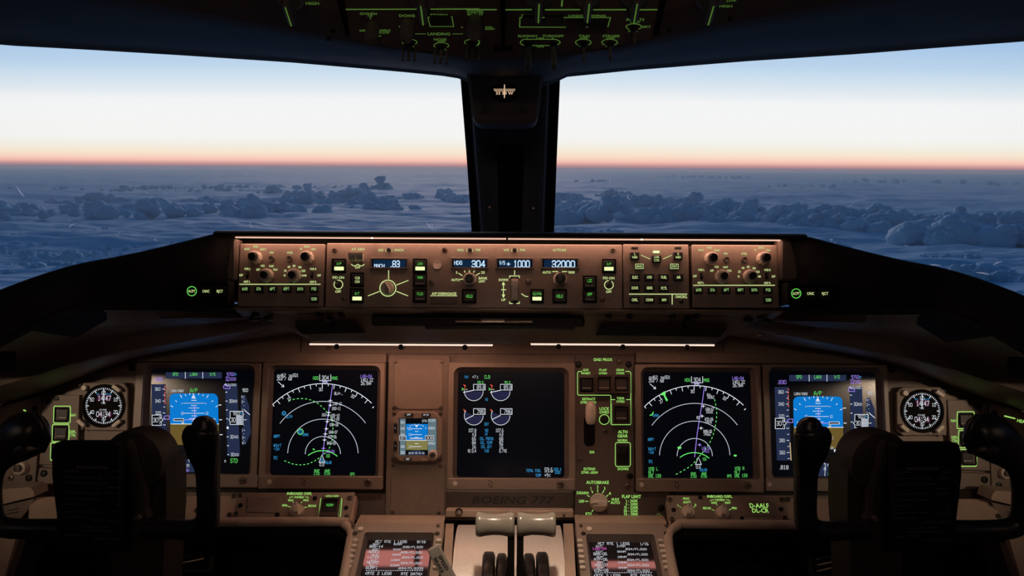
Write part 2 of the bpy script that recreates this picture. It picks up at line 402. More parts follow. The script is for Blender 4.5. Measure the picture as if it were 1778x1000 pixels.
def toggle(t, x, y, r, ang=90, ln_=.012, name='toggle_switch', m='knob_dark', m2='black'):
    p = t.at(x, y); q = r*t.k; mb = MB()
    mb.lathe(p[0], p[1], [(q, 0), (q, -.002), (q*.6, -.003), (q*.6, -.0045)], m, 20)
    a = R(ang); e = (p[0]+math.cos(a)*ln_*.35, -.003-ln_, p[1]+math.sin(a)*ln_*.35)
    o = t.build(mb, name); l = MB()
    l.tube([(p[0], -.002, p[1]), ((p[0]+e[0])/2, (e[1]-.002)/2, (p[1]+e[2])/2), e, (e[0], e[1]-.0005, e[2])], [q*.28, q*.36, q*.5, q*.3], m2, 12, up=(1,0,0))
    t.build(l, 'lever', parent=o)
    return o
# ================================================================== the glareshield panels
GS = Frame(1.12, 480, 6.0)
CA, CB, CC = (380, 390, .225), (700, 390, .225), (1020, 390, .225)
def efis(label, crop, ox, oz, kx):
    X = lambda x: 480 + ox + (x-480)*kx
    Yy = lambda y: y + oz
    t = Thing('display_control_panel', label, 'control panel', GS, X(480), Yy(390), crop, 'display control panels at the ends of the glareshield')
    mb = MB(); mb.prism(t.rect(X(152), Yy(148), X(812), Yy(634), 8), 0, .03, 'panel', .0012); t.build(mb, 'face_plate')
    for x, y in ((290, 258), (688, 258)): efis_knob(t, X(x), Yy(y), 50, .022, .6)
    for x, y in ((374, 395), (586, 395)):
        efis_knob(t, X(x), Yy(y), 54, .019, .52)
    for x in (410, 548):
        p = t.at(X(x), Yy(264)); q = 24*t.k; mb = MB(); mb.lathe(p[0], p[1], [(q, 0), (q, -.003), (q*.8, -.005), (q*.65, -.0045)], 'knob_dark', 20); t.build(mb, 'push_button')
    for x in (221, 719):
        p = t.at(X(x), Yy(390)); mb = MB(); mb.prism(rr(p[0], p[1], .0035, .009, .0015), -.0015, 0, 'black_matt'); mb.tube([(p[0], 0, p[1]), (p[0]+.0005, -.007, p[1]+.0015), (p[0]+.0005, -.0085, p[1]+.002)], [.0008, .0014, .0009], 'screw', 10); t.build(mb, 'toggle_switch')
    L = MB(); G = 'green'
    for s, x, y, w in (('RADIO',218,188,44),('MINS',284,170,40),('BARO',342,190,46),('FPV',408,217,32),('MTRS',548,217,44),('IN',634,188,16),('BARO',680,170,48),('HPA',732,190,34),
                       ('APP',302,347,28),('VOR',338,318,32),('MAP',406,320,36),('PLN',436,347,32),('VOR L',220,341,48),('OFF',171,390,30),('ADF L',216,440,50),
                       ('10',506,392,16),('20',512,355,20),('40',540,326,22),('80',580,318,22),('160',624,328,28),('320',652,356,30),('640',660,392,34),('VOR R',727,342,50),('OFF',773,392,30),('ADF R',726,442,50)):
        t.txt(L, s, X(x), Yy(y), 17, G, w=w)
    t.ln(L, [(X(158), Yy(460)), (X(785), Yy(460))], 6, G)
    t.ln(L, [(X(628), Yy(392)), (X(642), Yy(392))], 4, G); t.ln(L, [(X(606), Yy(362)), (X(632), Yy(358))], 4, G)
    t.build(L, 'lettering')
    for s, x, w in (('WXR',200,44),('STA',306,34),('WPT',413,42),('ARPT',521,46),('DATA',627,44),('POS',733,38)):
        button(t, X(x-34), Yy(474), X(x+34), Yy(524), s, lh=20, dep=.004, lw=w, rim=False, ly=Yy(496), lc='legend_pale')
    button(t, X(699), Yy(548), X(767), Yy(600), 'TERR', lh=20, dep=.004, lw=46, rim=False, ly=Yy(574), lc='legend_pale')
    return t
efis('brown display control panel with four knobs at the left end of the glareshield', CA, 0, 0, 1.)
efis('brown display control panel with four knobs at the right end of the glareshield', CC, 660, 8, 1.008)

# ---- mode control panel
t = Thing('mode_control_panel', 'long brown autopilot control panel with four lit number windows in the middle of the glareshield', 'control panel', GS, 600, 390, CB)
mb = MB(); mb.prism(t.rect(-595, 148, 1692, 645, 8), 0, .03, 'panel', .0012); t.build(mb, 'face_plate')
o3 = -1422                                                  # crop A is 320 px left of crop B: 320/.225
def lcd(x0, y0, x1, y1, items):
    mb = MB(); w, h = x1-x0, y1-y0
    mb.ring(t.rect(x0, y0, x1, y1, 5), t.rect(x0+14, y0+14, x1-14, y1-14, 3), -.003, 0, 'panel_dark', .0008, -.0004)
    o = t.build(mb, 'display_window')
    d = MB(); d.flat(t.rect(x0+14, y0+12, x1-14, y1-12, 2, off=-.0005), -.0005, 'd_dark'); d.flat(t.rect(x0+28, y0+18, x1-24, y1-14, 2, off=-.0008), -.0008, 'lcd_back')
    for s, x, y, hh, ww in items: t.txt(d, s, x, y, hh, 'lcd_digit', w=ww, y0=-.0012)
    return o, d
A = lambda x: x - 1422
for x0, y0, x1, y1, it in ((A(1165), 255, A(1465), 345, (('MACH',A(1238),318,26,82),('.83',A(1358),304,48,78))),
                           (365, 255, 662, 345, (('HDG',424,294,28,64),('304',580,304,50,108))),
                           (712, 255, 1010, 345, (('V/S',764,294,26,46),('+',812,304,34,30),('1000',914,304,50,128))),
                           (1060, 255, 1358, 345, (('32000',1236,305,50,182),))):
    o, d = lcd(x0, y0, x1, y1, it); t.build(d, 'readout', parent=o)
button(t, A(872), 264, A(982), 374, 'A/P', True, 19, lw=36); button(t, A(1498), 264, A(1607), 374, 'LNAV', True, 19, lw=46); button(t, A(1498), 374, A(1607), 484, 'VNAV', False, 19, lw=46, ly=408, dash=True)
button(t, A(1498), 494, A(1607), 602, 'FLCH', False, 20, lw=46, ly=534, dash=True); button(t, A(1016), 370, A(1120), 480, ['CLB', 'CON'], False, 20, lw=38, lc='green', mat_='button'); button(t, A(1012), 494, A(1120), 606, 'A/T', True, 19, lw=36)
button(t, 455, 498, 566, 606, 'HOLD', False, 22, lw=50); button(t, 980, 498, 1086, 606, 'VS/FPA', True, 19, lw=68); button(t, 1152, 498, 1264, 606, 'HOLD', False, 22, lw=50)
button(t, 1386, 394, 1494, 500, 'LOC', False, 22, lw=38, ly=432, dash=True); button(t, 1386, 506, 1494, 602, 'APP', False, 22, lw=38, ly=538, dash=True); button(t, 1534, 266, 1642, 376, 'A/P', True, 19, lw=36)
for x, y in ((A(893),196),(A(1742),196),(A(1643),442),(A(965),568),(320,196),(964,440),(1540,576),(1618,196),(222,440)):
    if x in (320,): screw(t, x, y, 20, name='screw')
    elif x != 222: screw(t, x, y, 20)
for x, y in ((516,196),(860,196),(A(1313),195)):
    p = t.at(x, y); q = 15*t.k; mb = MB(); mb.lathe(p[0], p[1], [(q, 0), (q, -.004), (q*.7, -.005)], 'black', 18); t.build(mb, 'push_button')
p = t.at(262, 313); mb = MB(); mb.lathe(p[0], p[1], [(32*t.k, 0), (31*t.k, -.0012), (26*t.k, -.0012), (25*t.k, -.0006)], 'knob', 24); t.build(mb, 'sensor')
# twin auto throttle arm toggles with wide white paddles
for x in (A(1042), A(1098)):
    p = t.at(x, 262); mb = MB(); q = t.k
    mb.loft([[(a, y, b) for a, b in rr(p[0], p[1]+dz*q, w*q, h*q, 4*q)] for w, h, dz, y in ((40,56,0,0), (40,60,4,-.006), (52,50,10,-.013), (56,30,20,-.0155))], 'knob', True, True); t.build(mb, 'toggle_switch')
for x in (A(922), 1588):
    toggle(t, x, 464, 22, 90, .010)
bar_knob(t, A(1304), 492, 50, -60, .018)
efis_knob(t, 514, 424, 52, .02, .62); 
p = t.at(1210, 424); mb = MB(); q = 54*t.k; mb.lathe(p[0], p[1], [(q, 0), (q*1.02, -.003), (q*.86, -.009), (q*.82, -.011)], 'knob', 44, .07, 14); o = t.build(mb, 'rotary_knob'); mb = MB(); mb.lathe(p[0], p[1], [(q*.78, -.010), (q*.76, -.021), (q*.6, -.022)], 'knob_dark', 40, .06, 20); t.build(mb, 'knob_cap', parent=o)
# vertical speed thumbwheel
p = t.at(860, 504); mb = MB(); q = t.k
mb.prism(rr(p[0], p[1], 60*q, 196*q, 8*q), -.0012, 0, 'black_matt'); 
for i in range(-9, 10):
    a = i*9.2; z0 = math.sin(R(a-3.6))*86*q; z1 = math.sin(R(a+3.6))*86*q; yy = -.002-math.cos(R(a))*.011
    mb.box((p[0]-26*q, yy, p[1]+z0), (p[0]+26*q, 0, p[1]+z1), 'knob' if i not in (-9, 9) else 'black')
t.build(mb, 'thumbwheel')
mb = MB(); p = t.at(860, 510); mb.ring(circ(p[0], p[1], 50*q, 32, 104*q), circ(p[0], p[1], 33*q, 32, 96*q), -.0015, 0, 'panel', .0006); t.build(mb, 'wheel_guard')
p = t.rect(214, 552, 414, 614, 2); mb = MB(); mb.prism(p, -.002, 0, 'panel_dark', .0006); t.build(mb, 'disengage_bar')
mb = MB(); G = 'green'
for s, x, y, w in (('A/T ARM',A(1074),190,104),('IAS',A(1250),196,38),('(',A(1288),196,9),(')',A(1336),196,9),('MACH',A(1390),196,72),('OFF',A(1070),330,42),('F/D ON',A(922),408,92),('OFF',A(920),516,46),
                   ('HDG',442,196,50),('(',492,196,9),(')',537,196,9),('TRK',578,196,42),('V/S',796,196,42),('(',838,196,9),(')',883,196,9),('FPA',922,196,42),('ALTITUDE',1206,196,104),
                   ('5',413,369,14),('25',616,369,30),('AUTO',405,426,66),('BANK',616,413,68),('LIMIT',608,437,50),('A/P DISENGAGE',316,532,190),('DOWN',774,426,74),('UP',774,580,32),
                   ('AUTO',1108,368,64),('1000',1298,368,52),('F/D ON',1586,412,90),('OFF',1586,518,44)):
    t.txt(mb, s, x, y, 19, G, w=w)
t.ln(mb, [(210,550),(416,550)], 7, G)
for a in ((0,), ): t.arc(mb, A(1304), 490, 62, 0, 360, 7)
for p0, p1 in (((A(1310),352),(A(1310),420)),((A(1370),466),(A(1463),430)),((A(1370),515),(A(1460),550)),((A(1240),515),(A(1150),550)),
               ((426,374),(458,394)),((472,354),(478,370)),((511,352),(511,366)),((551,354),(542,370)),((592,374),(560,392)),((440,422),(462,420)),((548,420),(556,420)),
               ((860,352),(860,388)),((774,446),(774,500)),((756,502),(796,502)),((774,506),(774,562)),((1150,362),(1196,362)),((1226,362),(1264,362))):
    t.ln(mb, [p0, p1], 6, G)
for s in (1, -1):
    y = 440 if s > 0 else 566; mb.flat([t.at(774, y), t.at(788, y+26*s), t.at(760, y+26*s)][::1], -.0004, G)
t.ln(mb, [(822,412),(822,396),(896,396),(896,412)], 6); t.ln(mb, [(822,592),(822,608),(896,608),(896,592)], 6); t.ln(mb, [(912,532),(940,552),(965,556)], 6)
t.arc(mb, A(922), 462, 34, 0, 360, 6); t.arc(mb, 1588, 465, 34, 0, 360, 6); t.arc(mb, A(1046), 290, 28, 210, 330, 6); t.arc(mb, A(1098), 290, 28, 210, 330, 6)
t.build(mb, 'lettering')

# ---- display select panel
t = Thing('display_select_panel', 'square brown display select panel of small black keys right of the altitude window', 'control panel', GS, 530, 390, CC)
mb = MB(); mb.prism(t.rect(277, 152, 784, 648, 8), 0, .03, 'panel', .0012); t.build(mb, 'face_plate')
K = 'button'
for s, x, y, w, h in (('ELEC',368,406,44,50),('HYD',479,406,38,50),('FUEL',590,406,44,50),('AIR',703,406,30,50),('DOOR',366,488,50,50),('GEAR',479,488,46,50),('FCTL',591,490,46,50),('CHKL',365,580,46,46),('COMM',479,580,56,46),('NAV',592,580,36,46)):
    button(t, x-38, y-28, x+38, y+26, s, lh=21, dep=.0045, lw=w, rim=False, ly=y, lc='green')
for ls, x, y in ((['L','INBD'],366,240),(['LWR','CTR'],534,264),(['R','INBD'],701,240)):
    button(t, x-36, y-28, x+36, y+26, ls, lh=17, dep=.0045, lw=42, rim=False, lc='green')
for s, x in (('ENG',401),('STAT',670)):
    o = button(t, x-36, 298, x+36, 346, s, lh=18, dep=.0045, lw=44, rim=False, lc='green'); l = MB(); t.ln(l, [(x-30,304),(x+30,304),(x+30,340),(x-30,340)], 4, 'green', -.0049, True); t.build(l, 'outline', parent=o)
mb = MB(); mb.prism(t.rect(504, 202, 556, 220, 8), -.001, 0, 'bar'); t.build(mb, 'indicator_light')
for x in (364, 699):
    mb = MB(); mb.prism(t.rect(x-27, 173, x+27, 187, 7), -.001, 0, 'black'); t.build(mb, 'indicator_light')
mb = MB(); t.ln(mb, [(320,536),(770,536)], 6); t.ln(mb, [(654,538),(654,616)], 6); t.ln(mb, [(414,236),(484,266)], 5); t.ln(mb, [(582,266),(650,236)], 5); t.txt(mb, 'CANC/RCL', 724, 556, 20, 'green', w=92); t.build(mb, 'lettering')
p = t.at(724, 594); mb = MB(); mb.lathe(p[0], p[1], [(16*t.k, 0), (16*t.k, -.004), (11*t.k, -.005)], 'black', 18); t.build(mb, 'push_button')

# ---- accept cancel reject switches either side
GD = Frame(1.085, 505, 0.)
def datalink(label, xs, x0, x1, y):
    t = Thing('datalink_switch_panel', label, 'switch panel', GD, (x0+x1)/2, y, group='datalink switch panels beside the glareshield controls')
    mb = MB(); mb.prism(t.rect(x0, y-18, x1, y+20, 3), -.004, .02, 'black_matt', .001); t.build(mb, 'face_plate')
    for s, x, w in zip(('ACPT', 'CANC', 'RJCT'), xs, (12, 12.5, 11)):
        o = button(t, x-10, y-10, x+10, y+10, s, lh=4.6, dep=.006, lw=w, rim=False, lc='green')
        if s == 'ACPT': l = MB(); t.arc(l, x, y, 8, 0, 360, 1.3, 'legend', -.0068); t.build(l, 'lit_ring', parent=o)
datalink('black switch panel with glowing green legends at the left of the glareshield', (333, 357.5, 381.5), 318, 398, 505.5)
datalink('black switch panel with glowing green legends at the right of the glareshield', (1382.5, 1407.5, 1432.5), 1366, 1448, 509.5)

# ================================================================== glareshield hood
def P3(x, y, D):                                            # a point in the cockpit frame on the line of sight (x, y) at distance D
    x, y = unroll(x, y); return Vector(((x-889)/F_PX*D, D, -(y-500)/F_PX*D))
def top(name, label, cat, at=(0,0,0), group=None, kind=None):
    o = bpy.data.objects.new(name, None); o.empty_display_size = .03; C.objects.link(o); o.matrix_world = B @ Matrix.Translation(at); prop(o, label, cat, group, kind); return o
gs = top('glareshield', 'black padded glareshield hood that wraps around the instrument panel', 'glareshield', (0, 1.12, 0))
GO = Vector((0, 1.12, 0))
def smooth(pts, n=6):
    """Catmull Rom through tuples of any size"""
    out = []; P = [pts[0]] + list(pts) + [pts[-1]]
    for i in range(1, len(P)-2):
        for k in range(n):
            u = k/n; out.append(tuple(.5*((2*b)+(c-a)*u+(2*a-5*b+4*c-d)*u*u+(3*b-a-3*c+d)*u**3) for a, b, c, d in zip(P[i-1], P[i], P[i+1], P[i+2])))
    out.append(tuple(pts[-1])); return out
def resample(pts, n):
    pts = [Vector(p) for p in pts]; d = [0]
    for a, b in zip(pts, pts[1:]): d.append(d[-1]+(b-a).length)
    out = []; j = 0
    for i in range(n):
        s = d[-1]*i/(n-1)
        while j < len(d)-2 and d[j+1] < s: j += 1
        u = (s-d[j])/max(1e-9, d[j+1]-d[j]); out.append(pts[j].lerp(pts[j+1], min(1, max(0, u))))
    return out
# centre box around the control panels: a padded brow, closed at the sides
mb = MB()
def gz(y, D): return -(y-500)/F_PX*D
xl, xr = P3(383, 405, 1.12).x, P3(1389, 405, 1.12).x
brow = [(1.10, 413.5), (1.094, 411), (1.092, 407), (1.098, 403.8), (1.12, 403)]
sec = [(D, gz(y, D)) for D, y in brow] + [(1.20, .062), (1.5, -.03), (1.5, -.06), (1.155, -.02), (1.155, gz(411, 1.155))]
mb.loft([[(x, D-1.12, z) for D, z in sec] for x in (xl, xl+.01, xr-.01, xr)], 'hood', True, True)
mb.build('brow', gs)
for sx, x0, x1 in ((-1, 384, 413), (1, 1352, 1386)):        # brown end cheeks beside the panels
    mb = MB(); a = P3(x0, 415, 1.12); b = P3(x1, 488, 1.12)
    mb.prism(rr((a.x+b.x)/2, (a.z+b.z)/2, b.x-a.x, a.z-b.z, .003), -.008, .02, 'panel_dark', .003); mb.build('end_cheek', gs)
# lower lip and underside
mb = MB()
lip = [(1.118, gz(535.5, 1.118)), (1.112, gz(537.5, 1.112)), (1.115, gz(541, 1.115)), (1.14, gz(547, 1.14)), (1.155, gz(552, 1.155)), (1.155, gz(536, 1.155))]
a, b = P3(408, 536, 1.12).x, P3(1356, 536, 1.12).x
mb.loft([[(x, D-1.12, z) for D, z in lip] for x in (a, b)], 'cowl', True, True); mb.build('lower_lip', gs)
mb = MB()
und = [(1.14, gz(545, 1.14)), (1.165, gz(565, 1.165)), (1.195, gz(586, 1.195)), (1.205, gz(595, 1.205)), (1.235, gz(597, 1.235)), (1.29, gz(592, 1.29)), (1.29, gz(560, 1.29)), (1.155, gz(530, 1.155))]
l0, l1 = [P3(505, 560, D).x for D in (1.14, 1.165)], 0
loops = []
for x_, xb in ((P3(440,545,1.14).x, P3(537,597,1.2).x), (P3(1338,545,1.14).x, P3(1243,597,1.2).x)):
    loops.append([(x_ + (xb-x_)*min(1, i/2.), D-1.12, z) for i, (D, z) in enumerate(und[:4])] + [(xb, D-1.12, z) for D, z in und[4:6]] + [(xb, und[6][0]-1.12, und[6][1]), (x_, und[7][0]-1.12, und[7][1])])
mb.loft(loops, 'cowl', True, True); mb.build('underside_panel', gs)
# recess with a sliding tray, dark wedge fins
mb = MB(); p0, p1 = P3(645, 548, 1.138), P3(1015, 568, 1.138)
mb.prism(rr((p0.x+p1.x)/2, (p0.z+p1.z)/2, p1.x-p0.x, p0.z-p1.z, .004), 1.138-1.12, 1.17-1.12, 'black', .002); mb.build('tray_recess', gs)
mb = MB(); p0, p1 = P3(738, 564, 1.125), P3(998, 573, 1.125); mb.prism(rr((p0.x+p1.x)/2, (p0.z+p1.z)/2, p1.x-p0.x, .006, .003), .003, .04, 'yoke', .001); mb.build('tray', gs)
mb = MB(); p0, p1 = P3(834, 553, 1.12), P3(878, 559.5, 1.12); mb.prism(rr((p0.x+p1.x)/2, (p0.z+p1.z)/2, p1.x-p0.x, p0.z-p1.z, .002), -.001, .02, 'steel', .0015)
p0, p1 = P3(790, 557, 1.12), P3(925, 561.5, 1.12); mb.prism(rr((p0.x+p1.x)/2, (p0.z+p1.z)/2, p1.x-p0.x, p0.z-p1.z, .001), .003, .02, 'bronze', .001); mb.build('tray_clip', gs)
for pts in ([(512,566),(622,566),(634,578),(524,580)], [(1042,567),(1262,572),(1250,585),(1034,582)]):
    mb = MB(); f = [P3(x, y, 1.155) for x, y in pts]; g = [P3(x, y, 1.185) for x, y in pts]
    mb.loft([[(p.x, p.y-1.12, p.z) for p in f], [(p.x, p.y-1.12, p.z) for p in g]], 'black', True, True); mb.build('fin', gs)
for x, y, r in ((442,547,5),(436,555,4),(464,553,5.5),(554,547,5),(571,554,5.5),(592,547,5),(1057,548,5),(1093,549,5),(1169,549,5),(1195,556,5.5),(1209,549,5),(1302,556,5.5),(1322,550,5),(1337,558,4)):
    p = P3(x, y, 1.132); mb = MB(); q = r/F_PX*1.13; mb.lathe(p.x, p.z, [(q, .012+.03), (q, .008), (q*.7, .006), (q*.4, .007)], 'black', 14); mb.build('bolt', gs)
# flood lamp tube under the brow
GL = 1.103
for i, (x0, x1) in enumerate(((415, 648), (650.5, 879), (881.5, 1110), (1112.5, 1349))):
    a, b = P3(x0, 414, 1.12), P3(x1, 414, 1.12)
    t = top('flood_lamp', 'thin glowing strip lamp under the brow, %s of four' % ('leftmost', 'second from the left', 'third from the left', 'rightmost')[i], 'lamp', ((a.x+b.x)/2, GL, gz(414.5, 1.115)), 'strip lamps under the glareshield brow')
    w = (b.x-a.x)/2
    h = MB(); h.box((-w, -.004, .001), (w, .030, .0045), 'hood'); h.build('housing', t)
    h = MB(); h.loft([[(x, y, z) for y, z in ((.0025, .001), (.0025, -.0002), (.026, -.0002), (.026, .001))] for x in (-w+.0005, w-.0005)], 'lamp_mcp', True, True); h.build('diffuser', t)
    h = MB(); h.box((-w+.0005, .0005, -.0019), (w-.0005, .002, .001), 'lamp_rim'); h.build('diffuser_edge', t)
# side wings: lip, cowl, from the centre outwards and towards the pilots' knees
def wing(sx, name_lab):
    mir = lambda x: x if sx < 0 else 1778-x
    def curve(pts, n=48): return resample(smooth([tuple(v) for v in pts]), n)
    def V(x, y, D):
        if sx > 0:                                          # the right side is the left one mirrored about the cockpit's centre line
            v = Vector(((x-889)/F_PX*D, D, -(y-500)/F_PX*D)); ux, uy = unroll(x, y); v = Vector(((ux-889)/F_PX*D, D, -(uy-500)/F_PX*D)); v.x = -v.x; return v
        ux, uy = unroll(x, y); return Vector(((ux-889)/F_PX*D, D, -(uy-500)/F_PX*D))
    A_ = [(-110,556,.84),(-40,523,.88),(0,503,.90),(77,475,.94),(141,457,.98),(230,440,1.02),(320,419,1.07),(372,406,1.10),(392,404.5,1.115),(410,404,1.12)]
    B_ = [(-110,665,.86),(-40,617,.90),(0,593,.92),(48,567,.95),(96,544,.98),(130,533,1.01),(175,528.5,1.04),(288,530,1.08),(350,533,1.10),(410,536,1.12)]
    C_ = [(-110,772,1.24),(-40,724,1.27),(0,702,1.29),(74,679,1.297),(144,653,1.30),(224,624,1.303),(288,610,1.305),(440,588.5,1.308),(500,580,1.31),(540,572,1.31)]
    D_ = [(-110,730,1.15),(-40,688,1.18),(0,670,1.20),(74,648,1.215),(137,627,1.225),(205,611,1.235),(307,594,1.24),(440,570,1.235),(480,562,1.225),(520,555,1.22)]
    E_ = [(-110,656,1.13),(-40,624,1.14),(0,608,1.15),(60,589,1.16),(120,574,1.165),(180,562,1.165),(300,553,1.17),(400,552,1.17),(440,551,1.165),(480,549,1.16)]
    A2 = [(x, y, d) for x, y, d in A_]
    cA, cB, cC, cD, cE = [curve([V(*p) for p in L]) for L in (A_, B_, C_, D_, E_)]
    off = lambda cv, dx, dy, dz: [p + Vector((dx*sx, dy, dz)) for p in cv]
    mb = MB()
    rows = [off(cA, .0, .27, -.035), off(cA, .0, .14, -.016), off(cA, 0, .05, -.006), off(cA, 0, .012, -.0005), cA, off(cA, 0, -.006, -.003), off(cA, 0, -.008, -.010)]
    mid = [a.lerp(b, .5) + Vector((0, -.004, 0)) for a, b in zip(cA, cB)]
    rows += [mid, [b + Vector((0, -.006, .004)) for b in cB], [b + Vector((0, -.003, .0005)) for b in cB], cB, off(cB, 0, .012, .001)]
    mb.loft([[(p.x, p.y-1.12, p.z) for p in r] for r in rows], 'hood', closed=False)
    mb.build('side_hood', gs)
    # rounded welt along the lower lip
    mb = MB(); w = [b + Vector((0, -.001, -.003)) for b in cB]; mb.tube([(p.x, p.y-1.12, p.z) for p in w], .0045, 'hood', 10); mb.build('edge_welt', gs)
    mb = MB(); rows = [off(cB, 0, .006, -.002)]
    for k in (.25, .5, .75): rows.append([b.lerp(e, k) + Vector((0, .02*math.sin(math.pi*k), .012*math.sin(math.pi*k))) for b, e in zip(cB, cE)])
    rows.append(cE)
    for k in (.33, .66): rows.append([e.lerp(d, k) + Vector((0, .015*math.sin(math.pi*k), .01*math.sin(math.pi*k))) for e, d in zip(cE, cD)])
    rows.append(cD)
    for k in (.12, .5, .85): rows.append([d.lerp(c, k) + Vector((0, -.012*math.sin(math.pi*k), -.003*math.sin(math.pi*k))) for d, c in zip(cD, cC)])
    rows += [cC, off(cC, 0, .03, .004)]
    mb.loft([[(p.x, p.y-1.12, p.z) for p in r] for r in rows], 'cowl', closed=False); mb.build('side_cowl', gs)
    for x, y in ((436, 575), (468, 575)):                   # small latches on the cowl edge
        p = V(x, y, 1.26); mb = MB(); mb.tube([(p.x-.004, p.y-1.15, p.z), (p.x, p.y-1.153, p.z+.001), (p.x+.005, p.y-1.15, p.z+.002)], [.001, .0016, .0008], 'steel', 8); mb.build('latch', gs)
    p = V(0, 629, 1.05); mb = MB(); mb.prism(rr(p.x, p.z, .017, .026, .002), p.y-1.12-.02, p.y-1.12+.02, 'black_matt', .002); mb.build('end_bracket', gs)
wing(-1, 'left'); wing(1, 'right')
for sx in (-1, 1):                                          # the hood runs on to the cockpit wall on either side
    mb = MB(); a, b = sorted((sx*.605, sx*1.21)); mb.loft([[(x, y-1.12, z) for y, z in ((.842, -.030), (.850, -.020), (.90, -.018), (1.50, -.030), (1.50, -.046), (.85, -.044))] for x in (a, b)], 'hood', True, True); mb.build('side_shelf', gs)
# main panel flood lamps under the glareshield
for i, (x0, x1) in enumerate(((537, 855), (922, 1241))):
    D = 1.215; a, b = P3(x0, 599, D), P3(x1, 599, D); w = (b.x-a.x)/2
    t = top('flood_lamp', 'long glowing strip lamp above the instrument panel, %s of the centre' % ('left', 'right')[i], 'lamp', ((a.x+b.x)/2, D, (a.z+b.z)/2), 'strip lamps under the glareshield')
    h = MB(); h.box((-w-.004, .001, .0016), (w+.004, .034, .006), 'cowl'); h.build('housing', t)
    h = MB(); h.box((-w, .0005, -.0010), (w, .0035, .0014), 'lamp_edge'); h.build('diffuser_edge', t)
    h = MB(); h.box((-w, .0036, 0), (w, .032, .0014), 'lamp_main'); h.build('diffuser', t)
    for u in (-.7, 0., .7):
        if u == 0.: h = MB(); h.box((-.0022, .0036, -.003), (.0022, .034, 0), 'black'); h.lathe(0, -.002, [(.006, .022), (.006, .010)], 'black', 16); h.build('bracket', t)
        h = MB(); h.lathe(u*w, -.003, [(.0042, .004), (.0042, -.001), (.003, -.0022)], 'black', 14); h.build('screw', t)
# ================================================================== main instrument panel
MP = Frame(1.30, 740, 6.6)
FULL = (0, 0, 1)
t = Thing('instrument_panel', 'wide bronze-brown instrument panel carrying the row of flight displays', 'instrument panel', MP, 889, 740, FULL)
mb = MB(); out = [(-130,585),(0,585),(200,585),(440,575),(889,570),(1338,575),(1578,585),(1778,585),(1908,585),(1908,905),(-130,905)]
mb.prism(t.poly(out), 0.0103, .04, 'panel'); t.build(mb, 'backboard')
def plate(name, pts=None, rc=None, y0=-.001, y1=.004, m='panel', r=4, ch=.0008, tt=None):
    tt = tt or t; mb = MB(); mb.prism(tt.rect(*rc, r) if rc else tt.poly(pts), y0, y1, m, ch); return tt.build(mb, name)
plate('trim_strip', rc=(228, 612, 671, 629), r=1); plate('trim_strip', rc=(1104, 612, 1548, 631), r=1)
mb = MB(); mb.ring(t.rect(520, 560, 1258, 615, 2), t.rect(521.2, 561, 1256.8, 614, 2), .0092, .0103, 'black'); t.build(mb, 'panel_seam')
mb = MB()
for x0, y0, x1, y1 in ((453.2, 626, 455.6, 849), (1321, 629, 1323, 852), (232, 849, 1000, 857.5), (1000, 852, 1545, 861), (228, 628, 236, 850), (1539, 632, 1547, 856), (667, 628, 671, 850)):
    mb.prism(t.rect(x0, y0, x1, y1), .0095, .0102, 'black')
t.build(mb, 'shadow_gap')
for x, y, r, dk in ((225,638,6.5,1),(1553,641,6.5,1),(569,603,5,0),(1204,604,5,0)): screw(t, x, y, r, bool(dk), .0102)

# ---- display units
def unit(name, label, rc, sc_, foot, group, holes=True):
    """bezel with a rounded recess, the glass, the lower flange with lock knob, sensor and drain holes"""
    t = Thing(name, label, 'display', MP, (rc[0]+rc[2])/2, (rc[1]+rc[3])/2, FULL, group)
    mb = MB(); x0, y0, x1, y1 = sc_
    mb.ring(t.rect(*rc, 2, 6), t.rect(x0-8, y0-9, x1+9, y1+6, 13, 6), -.012, .004, 'bezel', .001, -.004); t.build(mb, 'bezel')
    mb = MB(); L = lambda p, y: [(a, y, b) for a, b in p]
    mb.loft([L(t.rect(x0-8, y0-9, x1+9, y1+6, 13, 6), -.004), L(t.rect(x0-1, y0-1, x1+1, y1+1, 5, 6), .0035)], 'panel_dark'); t.build(mb, 'recess')
    mb = MB(); mb.prism(t.rect(x0-2, y0-2, x1+2, y1+2, 5, 6), .003, .009, 'screen'); o = t.build(mb, 'screen')
    fx = MB(); fx.prism(t.rect(rc[0]+1, foot, rc[2]-1, rc[3]-1, 2), -.0145, -.011, 'bezel', .0012); fl = t.build(fx, 'lower_flange')
    w = rc[2]-rc[0]; yc = (foot+rc[3])/2
    screw(t, rc[2]-26, yc-1, 6.5, False, -.0145, 'lock_knob')
    p = t.at(rc[0]+12, yc, -.0145); mb = MB(); mb.lathe(p[0], p[1], [(4*t.k, -.0145), (4*t.k, -.0155), (3*t.k, -.0158)], 'knob', 16); t.build(mb, 'light_sensor')
    mb = MB()
    for dx, dy in ((-2,-6),(2,-3),(-3,1),(3,3),(-1,6),(2,8)):
        p = t.at(rc[0]+w*.335+dx, yc+dy*.8, -.015); mb.flat(circ(p[0], p[1], 1.3*t.k, 8), -.0146, 'black')
    t.build(mb, 'drain_holes')
    t.scr = o; return t
def screen_map(t, src, dst):
    """write in the coordinates of a reference layout: src and dst are (x0, y0, x1, y1), dst in frame pixels"""
    t2 = object.__new__(Thing); t2.__dict__.update(t.__dict__)
    kx = (dst[2]-dst[0])/(src[2]-src[0]); ky = (dst[3]-dst[1])/(src[3]-src[1])
    def at(x, y, off=0.):
        p = t.fr.px(dst[0]+(x-src[0])*kx, dst[1]+(y-src[1])*ky, off); return (p[0]-t.q[0], p[1]-t.q[1])
    t2.at = at; t2.k = t.k*kx; return t2
YS = .0027
